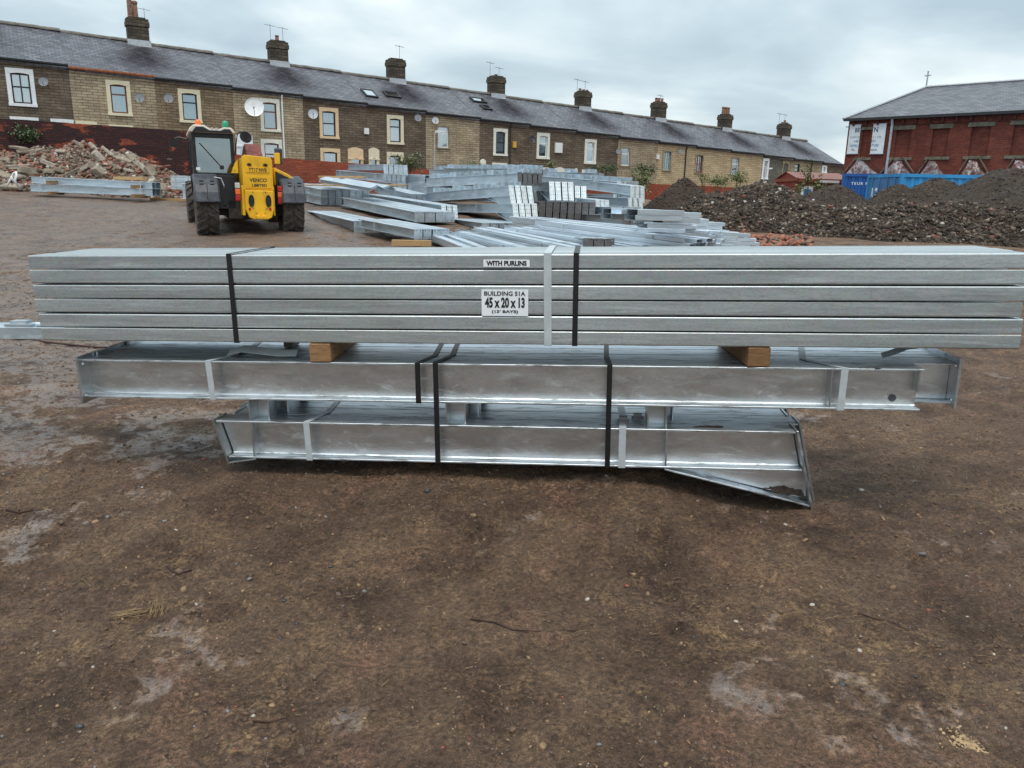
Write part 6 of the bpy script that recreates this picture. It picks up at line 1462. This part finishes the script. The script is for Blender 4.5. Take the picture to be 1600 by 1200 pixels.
ypack((1040, 331, 0), (1098, 332, 0), 3, 2, 'short bright channel poking out beside the soil', wd=0.25, h=0.09, hh=(0.88, 0.86), bands=())
for k, (L_, R_p, nc, nl, lb, hh_) in enumerate([((1000, 336, 0), (1075, 338, 0), 4, 4, 'cut ended purlins under the white capped ones', 0.72), ((1035, 340, 0), (1106, 342, 0), 5, 4, 'ragged ended purlins in the middle of the right group', 0.60),
    ((1062, 345, 0), (1138, 348, 0), 5, 4, 'purlins reaching furthest towards the rubble mound', 0.50), ((1030, 354, 0), (1114, 361, 0), 5, 4, 'purlins with open ends facing the camera', 0.42), ((1082, 358, 0), (1158, 364, 0), 5, 4, 'flat purlins at the right tip of the yard heap', 0.34),
    ((1095, 367, 0), (1172, 372, 0), 5, 3, 'lowest flat purlins at the right tip, beside the broken bricks', 0.24)]):
    ypack(L_, R_p, nc, nl, lb, wd=0.15, h=0.075, jit=0.22, bands=(), hh=(hh_, hh_))
ybundle((898, 370, 14.6), (912, 372, 13.6), 3, 0.20, 0.19, 'dull flat plated steel lying right behind the black strap', (0.25, 0.2, 0.0), dark=True, bands=())
# left pair in front of the rubble
ybundle((45, 275.5, 26.6), (234, 284.5, 25.4), 3, 0.215, 0.2, 'upper pair of pale beams in front of the rubble pile', None, bands=(0.13, 0.92), plateL=True)
ybundle((43, 287.5, 26.4), (234, 294.5, 25.2), 3, 0.235, 0.2, 'lower pale beams on blocks in front of the rubble pile', None, bands=(0.1, 0.92))
ypack((266, 274, 25.0), (300, 275, 24.6), 3, 6, 'small grey purlin pack seen left of the telehandler', h=0.07, wd=0.15, jit=0.02)
ybundle((280, 286, 24.0), (306, 289, 23.0), 2, 0.45, 0.2, 'short beams standing left of the telehandler wheel', None, bands=())
# timbers in the yard
def ytimber(px, py, Y, L, wd, h, yaw, lbl, mat='wood_pale', nm='timber'):
    P = atY(px, py, Y); timber(nm, T(P) @ Matrix.Rotation(math.radians(yaw), 4, 'Z'), L, wd, h, lbl, mat)
ytimber(612, 384, float(onto(612, 384, 0.02)[1]), 0.75, 0.12, 0.11, 0, 'short timber on the mud just behind the purlin pack')
ytimber(470, 290, 24.6, 1.9, 0.5, 0.04, -25, 'plank laid over the short beams by the telehandler')
ytimber(502, 288, 26.0, 1.5, 0.4, 0.04, -18, 'second plank over the short beams')
ytimber(497, 277.5, 25.6, 1.7, 0.1, 0.06, -20, 'batten behind the folded flashings')
ytimber(545, 289, 26.6, 2.0, 0.3, 0.05, -12, 'plank under the tallest left stack')
ytimber(534, 367, 18.6, 0.25, 0.9, 0.09, 60, 'timber block under the low front beams')
ytimber(610, 362, 19.6, 0.3, 0.7, 0.09, 40, 'timber block under the bluish beams')
ytimber(497, 324, 26.0, 1.4, 0.2, 0.10, -20, 'timber under the lower layer of the short beams')
for (x_, y_, Y_, lb) in ((72, 287, 26.2, 'left spacer block between the two pale beams by the rubble'), (204, 294, 25.35, 'right spacer block between the two pale beams by the rubble'), (74, 304, 26.0, 'block under the left of the pale beams'), (205, 308.5, 25.0, 'broken block under the right of the pale beams')):
    ytimber(x_, y_, Y_, 0.15, 0.5, 0.10, -25, lb, 'wood')
ytimber(177, 280.5, 26.2, 1.25, 0.2, 0.10, -20, 'orange timber on the rubble side of the pale beams')
ytimber(234, 313, 26.2, 1.3, 0.12, 0.08, -10, 'plank on the mud left of the telehandler')

# ================================================================== HEAPS
def soilm(name, c, var, scale):
    m, t, b = new_mat(name); v = coords(t)
    n = tex_noise(t, v, scale, 8, 0.72); n2 = tex_noise(t, v, 1.1, 4, 0.6)
    c1 = ramp(t, n, [(0.3, tuple(x*(1-var) for x in c)), (0.7, tuple(x*(1+var) for x in c))])
    t.links.new(mixc(t, 0.5, c1, ramp(t, n2, [(0.3, g(0.32)), (0.7, g(0.66))]), 'OVERLAY'), b.inputs['Base Color']); b.inputs['Roughness'].default_value = 0.85
    b.inputs['Specular IOR Level'].default_value = 0.3; bump(t, b, n, 0.9, 0.08); return m
MAT['soil'] = soilm('dark_soil', (0.044, 0.028, 0.020), 0.7, 9); MAT['soil_grey'] = soilm('grey_brown_soil', (0.047, 0.034, 0.025), 0.7, 9); MAT['rubble_fill'] = soilm('rubble_dust', (0.13, 0.09, 0.07), 0.6, 6)
for nm, c_ in (('rb1', (0.036, 0.025, 0.018)), ('rb2', (0.078, 0.055, 0.038)), ('rb3', (0.19, 0.145, 0.105)), ('rb4', (0.20, 0.075, 0.055)), ('rb5', (0.44, 0.40, 0.36)), ('rb6', (0.30, 0.115, 0.07)), ('concrete', (0.235, 0.19, 0.145)), ('concrete2', (0.32, 0.275, 0.225))):
    MAT[nm] = simple('rubble_'+nm if nm[0] == 'r' else nm, c_, 0.85, var=0.2, scale=6, bmp=0.4)
def heapfn(lst, x, y, seed, rough=0.12):
    z = np.full(np.shape(x), -9.0)
    for (cx, cy, zb, rx, ry, h, p) in lst:
        r = np.sqrt(((x-cx)/rx)**2+((y-cy)/ry)**2)*(1+0.28*(fbm(x*0.9+seed, y*0.9, 3, seed)-0.5))
        rs_ = np.sqrt(r*r+0.006)-0.07
        z = np.maximum(z, zb+h*(1-np.power(np.clip(rs_, 0, 1.6), p)))
    return z+(fbm(x*2.2, y*2.2, 4, seed+3)-0.5)*rough*2+(fbm(x*7, y*7, 3, seed+9)-0.5)*rough*0.6
def heap(name, lst, ext, lbl, cat, mat, seed, step=0.1, rough=0.12, chunks=0, sizes=(0.02, 0.10), mats=None, probs=None, shape='stone', fl=0.7):
    x0, x1, y0, y1 = ext; xs_ = np.arange(x0, x1, step); ys_ = np.arange(y0, y1, step); X_, Y_ = np.meshgrid(xs_, ys_); Z_ = heapfn(lst, X_, Y_, seed, rough)
    ok = Z_ > gbase(X_, Y_)-0.25; ny_, nx_ = X_.shape; id_ = np.arange(nx_*ny_).reshape(ny_, nx_)
    f4 = np.stack([id_[:-1, :-1], id_[:-1, 1:], id_[1:, 1:], id_[1:, :-1]], -1).reshape(-1, 4)
    k = ok.ravel()[f4].any(1); f4 = f4[k]; used_, inv = np.unique(f4, return_inverse=True); P = np.stack([X_, Y_, np.maximum(Z_, gbase(X_, Y_)-0.3)], -1).reshape(-1, 3)[used_]; f4 = inv.reshape(-1, 4)
    cx, cy = P[:, 0].mean(), P[:, 1].mean(); z0 = float(gbase(cx, cy)); root = empty(name, T((cx, cy, z0)), lbl, cat)
    me = bpy.data.meshes.new('mound'); me.from_pydata((P-np.array([cx, cy, z0])).tolist(), [], f4.tolist()); me.materials.append(MAT[mat])
    for p in me.polygons: p.use_smooth = True
    inst('mound', me, T((cx, cy, z0)), root)['kind'] = 'stuff'
    if chunks:
        rng = np.random.default_rng(seed); px_ = rng.uniform(x0, x1, chunks*3); py_ = rng.uniform(y0, y1, chunks*3); pz_ = heapfn(lst, px_, py_, seed, rough)
        k = pz_ > gbase(px_, py_)+0.0; px_, py_, pz_ = px_[k][:chunks], py_[k][:chunks], pz_[k][:chunks]; n_ = len(px_)
        sz_ = np.clip(rng.lognormal(math.log(sizes[0]*1.6), 0.6, n_), sizes[0], sizes[1])
        S_ = sz_[:, None]*np.stack([rng.uniform(0.8, 1.7, n_), rng.uniform(0.6, 1.1, n_), rng.uniform(0.35, fl, n_)], -1)
        o = scatter('rubble', np.stack([px_, py_, pz_+sz_*0.2], -1), S_, [MAT[m_] for m_ in mats], rng.choice(len(mats), n_, p=probs), shape, seed, None, 0.25, 1.3)
        o.parent = root; o.matrix_basis = W[root.name].inverted()
    return root, z0
def hp(px, py, Y): return atY(px, py, Y)
def cone(px, py, Y, slope=0.72, p=1.0, zb=None):
    P = hp(px, py, Y); zb = float(gbase(P[0], P[1]))-0.2 if zb is None else zb; h = P[2]-zb+0.03; r = h/slope
    return (P[0], P[1], zb, r, r, h, p)
c = cone(1070, 278, 25.5, 0.82); heap('soil_heap', [c], (c[0]-4, c[0]+4, c[1]-4, c[1]+4), 'pointed heap of dark soil in front of the red wall, left of the rubble mound', 'soil heap', 'soil', 31, 0.08, 0.09, 3200, (0.008, 0.028), ['rb1', 'rb2'], [0.7, 0.3], 'cube')
for (px_, py_, Y_, sl, lb, sd) in ((1305, 288, 25.6, 0.62, 'low grey soil heap in front of the dark blue container', 41), (1405, 289, 24.8, 0.72, 'small soil heap in front of the container doors', 42),
    (1466, 279, 24.2, 0.66, 'middle soil heap in front of the bright blue container', 43), (1578, 264, 23.4, 0.52, 'large soil heap at the right edge in front of the brick building', 44), (1630, 284, 20.8, 0.5, 'dark soil heap cut by the right edge of the picture', 45)):
    c = cone(px_, py_, Y_, sl); heap('soil_heap', [c], (c[0]-5, c[0]+5, c[1]-5, c[1]+5), lb, 'soil heap', 'soil_grey', sd, 0.08, 0.09, 3200, (0.008, 0.028), ['rb1', 'rb2', 'rb3'], [0.55, 0.38, 0.07], 'cube')
# long rubble mound
P1 = hp(1190, 292, 22.5); P2 = hp(1130, 300, 21.5); zb = 0.35
lst = [(P1[0], P1[1], zb, 3.0, 3.3, P1[2]-zb+0.1, 1.15)]
for (px_, py_, Y_, rx, ry) in ((1120, 307, 22.5, 1.9, 2.6), (1265, 319, 21.3, 2.4, 2.6), (1340, 324, 20.9, 2.6, 2.6), (1420, 322, 20.6, 2.6, 2.5), (1500, 322, 20.2, 2.6, 2.4), (1590, 330, 19.8, 2.6, 2.4), (1680, 325, 20, 3, 2.5)):
    P = hp(px_, py_, Y_); lst.append((P[0], P[1], zb, rx, ry, P[2]-zb+0.05, 1.5))
heap('rubble_mound', lst, (3.2, 19, 16.8, 27), 'long low mound of dark crushed rubble and soil filling the right of the yard', 'rubble mound', 'soil', 51, 0.09, 0.14, 64000, (0.009, 0.052), ['rb1', 'rb2', 'rb3', 'rb4', 'rb5'], [0.53, 0.355, 0.08, 0.02, 0.015], 'cube')
# broken orange brick at the foot of the mound
rng = np.random.default_rng(77); nb_ = 260; q = np.array([hp(rng.uniform(1150, 1268), rng.uniform(366, 384), rng.uniform(16.2, 18.2)) for _ in range(nb_)]); q[:, 2] = gbase(q[:, 0], q[:, 1])+rng.uniform(0.0, 0.10, nb_)
o = scatter('broken_brick', q, rng.uniform(0.02, 0.085, (nb_, 3))*np.array([1.2, 0.8, 0.55]), [MAT['rb6'], MAT['rb4'], MAT['rb3'], MAT['rb1']], rng.choice(4, nb_, p=[0.5, 0.2, 0.15, 0.15]), 'cube', 78); tag(o, 'spread of broken orange brick at the foot of the rubble mound', kind='stuff')
# left rubble pile
lst = []
for (px_, py_, Y_, rx, ry) in ((0, 234, 32, 3.4, 2.6), (70, 232, 32, 3.2, 2.8), (130, 224, 31.3, 3.0, 2.7), (185, 236, 30.8, 2.6, 2.5), (235, 262, 29.6, 2.2, 2.2), (-80, 240, 32, 4, 3), (272, 280, 28.3, 1.9, 1.6)):
    P = hp(px_, py_, Y_); zb_l = float(gbase(P[0], P[1]-2))-0.1; lst.append((P[0], P[1], zb_l, rx, ry, P[2]-zb_l, 1.25))
pile, pz0 = heap('rubble_pile', lst, (-27, -9, 26.4, 34), 'pile of broken brick and concrete slabs in front of the sooty wall', 'rubble pile', 'rubble_fill', 61, 0.12, 0.18, 20000, (0.016, 0.08), ['rb2', 'rb3', 'rb4', 'rb6', 'rb5', 'concrete'], [0.20, 0.30, 0.14, 0.11, 0.07, 0.18], 'cube')
def pile_part(nm, px_, py_, Y_, sx, sy, sz, ang, mat, seed):
    # slide along the ray to where it meets the pile
    best = None
    for Yt in np.arange(26.9, 34, 0.08):
        P = hp(px_, py_, Yt)
        if P[2] < float(heapfn(lst, np.array([P[0]]), np.array([P[1]]), 61, 0.18)[0]): best = P; break
    if best is None: best = hp(px_, py_, Y_)
    rg = np.random.default_rng(seed); mb = MB(); v = CUB_V*np.array([sx, sy, sz])/2*(1+rg.uniform(-0.18, 0.18, (8, 3))); mb.add(v, [tuple(f) for f in CUB_F])
    Mx = T(best+np.array([0, -0.05, 0.02])) @ Matrix.Rotation(math.radians(ang), 4, 'Y') @ Matrix.Rotation(rg.uniform(-0.5, 0.5), 4, 'X') @ Matrix.Rotation(rg.uniform(-0.5, 0.5), 4, 'Z')
    return bevel(mb.obj(nm, Mx, pile, MAT[mat]), 0.02)
for k, (px_, py_, L_, H_, an) in enumerate([(30, 262, 1.5, 0.35, -3), (48, 268, 0.9, 0.5, 5), (8, 252, 0.7, 0.3, 0), (80, 258, 0.7, 0.35, 20), (72, 253, 0.5, 0.3, 40), (120, 268, 1.3, 0.28, -24), (137, 264, 0.5, 0.25, -30), (152, 268, 0.9, 0.3, 62), (163, 272, 0.9, 0.35, 48),
    (160, 250, 1.0, 0.30, 52), (45, 240, 0.8, 0.25, -10), (30, 232, 0.7, 0.2, 5), (172, 240, 0.8, 0.25, 40), (195, 250, 0.9, 0.28, 8), (215, 258, 1.2, 0.3, 38), (228, 266, 1.0, 0.3, 40), (210, 245, 0.6, 0.3, 30), (125, 228, 0.5, 0.25, 30), (150, 233, 0.6, 0.25, 45),
    (8, 275, 0.9, 0.25, 10), (25, 283, 0.9, 0.18, -20), (35, 278, 0.8, 0.15, 15), (80, 270, 0.5, 0.35, 0), (95, 268, 0.4, 0.3, 15), (240, 290, 0.5, 0.45, 80), (255, 296, 0.5, 0.4, 50), (20, 292, 1.0, 0.25, 0), (100, 240, 0.6, 0.3, 10), (60, 236, 0.5, 0.25, 0), (240, 272, 0.7, 0.3, 45), (205, 268, 0.5, 0.2, 10), (185, 262, 0.5, 0.2, 25)]):
    pile_part('concrete_slab', px_, py_, 29, L_*0.78, 0.34, H_*0.5, an, 'concrete' if k % 3 else 'concrete2', 200+k)
rr = random.Random(12)
for k in range(210):
    px_ = rr.uniform(0, 268); top = np.interp(px_, [0, 70, 130, 185, 235, 275], [234, 232, 224, 236, 262, 285]); py_ = rr.uniform(top+2, 300)
    if rr.random() < 0.5: px_ = rr.uniform(130, 268); py_ = rr.uniform(max(top, 250), 300)
    pile_part('brick', px_, py_, 29, 0.215*rr.uniform(0.6, 1), 0.10, 0.07, rr.uniform(-60, 60), rr.choice(['rb6', 'rb4', 'rb6', 'rb3', 'rb2']), 400+k)
bars = MB()
for pts in ([(10, 292), (14, 280), (19, 271), (25, 269), (28, 274), (26, 282), (30, 294)], [(17, 276), (20, 285), (16, 288)]):
    bars.tube([atY(x_, y_, 27.6)+np.array([0, 0.1*math.sin(i), 0]) for i, (x_, y_) in enumerate(pts)], 0.035, 6)
tag(bars.obj('bent_bar', Matrix.Identity(4), mat=MAT['white_plastic'], smooth=True), 'bent white plastic pipe sticking out of the rubble at the left edge', 'pipe')

# ================================================================== PLANTS
MAT['leaf_g'] = simple('green_leaf', (0.065, 0.105, 0.035), 0.6, var=0.35, scale=3); MAT['leaf_y'] = simple('yellow_green_leaf', (0.18, 0.18, 0.065), 0.6, var=0.3, scale=3)
MAT['leaf_d'] = simple('dark_olive_leaf', (0.06, 0.068, 0.032), 0.6, var=0.3, scale=3); MAT['stem'] = simple('plant_stem', (0.10, 0.085, 0.045), 0.8)
def shrub(px, pyb, Y, wd, ht, lbl, mats=('leaf_g', 'leaf_d'), n=700, ls=0.06, seed=0, upright=False, cat='shrub'):
    P = atY(px, pyb, Y); rg = np.random.default_rng(seed+int(px)); root = empty('shrub', T(P), lbl, cat)
    ns = 7 if not upright else 5; mb = MB(); tips = []
    for k in range(ns):
        a = rg.uniform(0, 6.28); r = wd*0.45*math.sqrt(rg.random()); hh = ht*rg.uniform(0.65, 1.0)*(1-0.35*(r/(wd*0.5)) if not upright else 1)
        tip = np.array([r*math.cos(a), r*math.sin(a)*0.6, hh]); mid_ = tip*0.5+np.array([rg.uniform(-.05, .05)*wd, 0, 0.05*ht]); mb.tube([(0.1*tip[0], 0.1*tip[1], -0.3), mid_, tip], 0.012 if not upright else 0.009, 5, r2=0.004); tips.append((mid_, tip))
    mb.obj('stem', T(P), root, MAT['stem'])
    lm = MB(); cen = []
    for mid_, tip in tips:
        for q_ in range(4): cen.append(mid_*(1-q_/3)+tip*(q_/3)+rg.normal(0, 0.07*wd, 3)*np.array([1, 0.6, 0.6]))
    cen = np.array(cen); k_ = rg.integers(0, len(cen), n); pos = cen[k_]+rg.normal(0, 1, (n, 3))*np.array([wd*0.10, wd*0.08, ht*0.08])
    pos[:, 2] = np.clip(pos[:, 2], 0.02, ht*1.08); R3 = rotm(n, rg, 1.6)
    base = np.array([(0, 0, 0), (0.35, 0.5, 0.06), (0, 1, 0), (-0.35, 0.5, 0.06)])*ls; V = np.einsum('nij,kj->nki', R3, base)*rg.uniform(0.6, 1.4, (n, 1, 1))+pos[:, None, :]
    for i in range(n): lm.add(V[i], [(0, 1, 2, 3)], MAT[mats[0] if rg.random() < 0.6 else mats[1]])
    o = lm.obj('foliage', T(P), root); o['kind'] = 'stuff'
shrub(45, 230, 32.6, 2.1, 0.95, 'green bush growing over the rubble against the sooty wall', n=4200, ls=0.10)
shrub(12, 226, 32.8, 1.2, 0.55, 'brownish weeds at the left edge above the rubble', ('leaf_y', 'leaf_d'), n=1100, ls=0.08)
shrub(640, 272, 33.5, 1.5, 0.85, 'olive bush on the yard wall left of the street lamp', ('leaf_d', 'leaf_y'), n=1300, ls=0.07)
shrub(745, 275, 34.5, 1.2, 0.75, 'thin weeds in front of the tan house', ('leaf_y', 'leaf_g'), n=420, ls=0.06)
shrub(862, 266, 36, 0.7, 0.5, 'small weeds above the long beams', ('leaf_y', 'leaf_g'), n=260, ls=0.06)
shrub(945, 272, 35.5, 1.3, 0.5, 'low leafy weeds behind the right end of the beams', ('leaf_g', 'leaf_d'), n=800, ls=0.06)
shrub(1008, 281, 36, 1.0, 0.95, 'taller bush standing on the red wall left of the soil heap', ('leaf_d', 'leaf_g'), n=1000, ls=0.07)
shrub(996, 318, 27.6, 0.9, 1.35, 'yellow green weeds between the beams and the soil heap', ('leaf_y', 'leaf_g'), n=1100, ls=0.07)
shrub(1120, 294, 30, 1.0, 0.55, 'weeds behind the left shoulder of the rubble mound', ('leaf_y', 'leaf_g'), n=600, ls=0.06)
shrub(1152, 291, 28, 0.8, 0.6, 'weeds on top of the rubble mound below the golden house', ('leaf_y', 'leaf_g'), n=450, ls=0.06)
shrub(1100, 290, 32, 0.5, 0.6, 'sparse weeds right of the soil heap', ('leaf_y', 'leaf_g'), n=220, ls=0.05)
for px_, hh, lb in ((1248, 0.55, 'short pale weed left of the shed door'), (1260, 1.15, 'tall pale weed covering the shed door'), (1272, 0.75, 'pale weed right of the shed door'), (1288, 0.5, 'small pale weed in front of the shed')):
    shrub(px_, 309, 27.5, 0.45, hh, lb, ('leaf_y', 'leaf_g'), n=260, ls=0.06, upright=True, cat='weed')
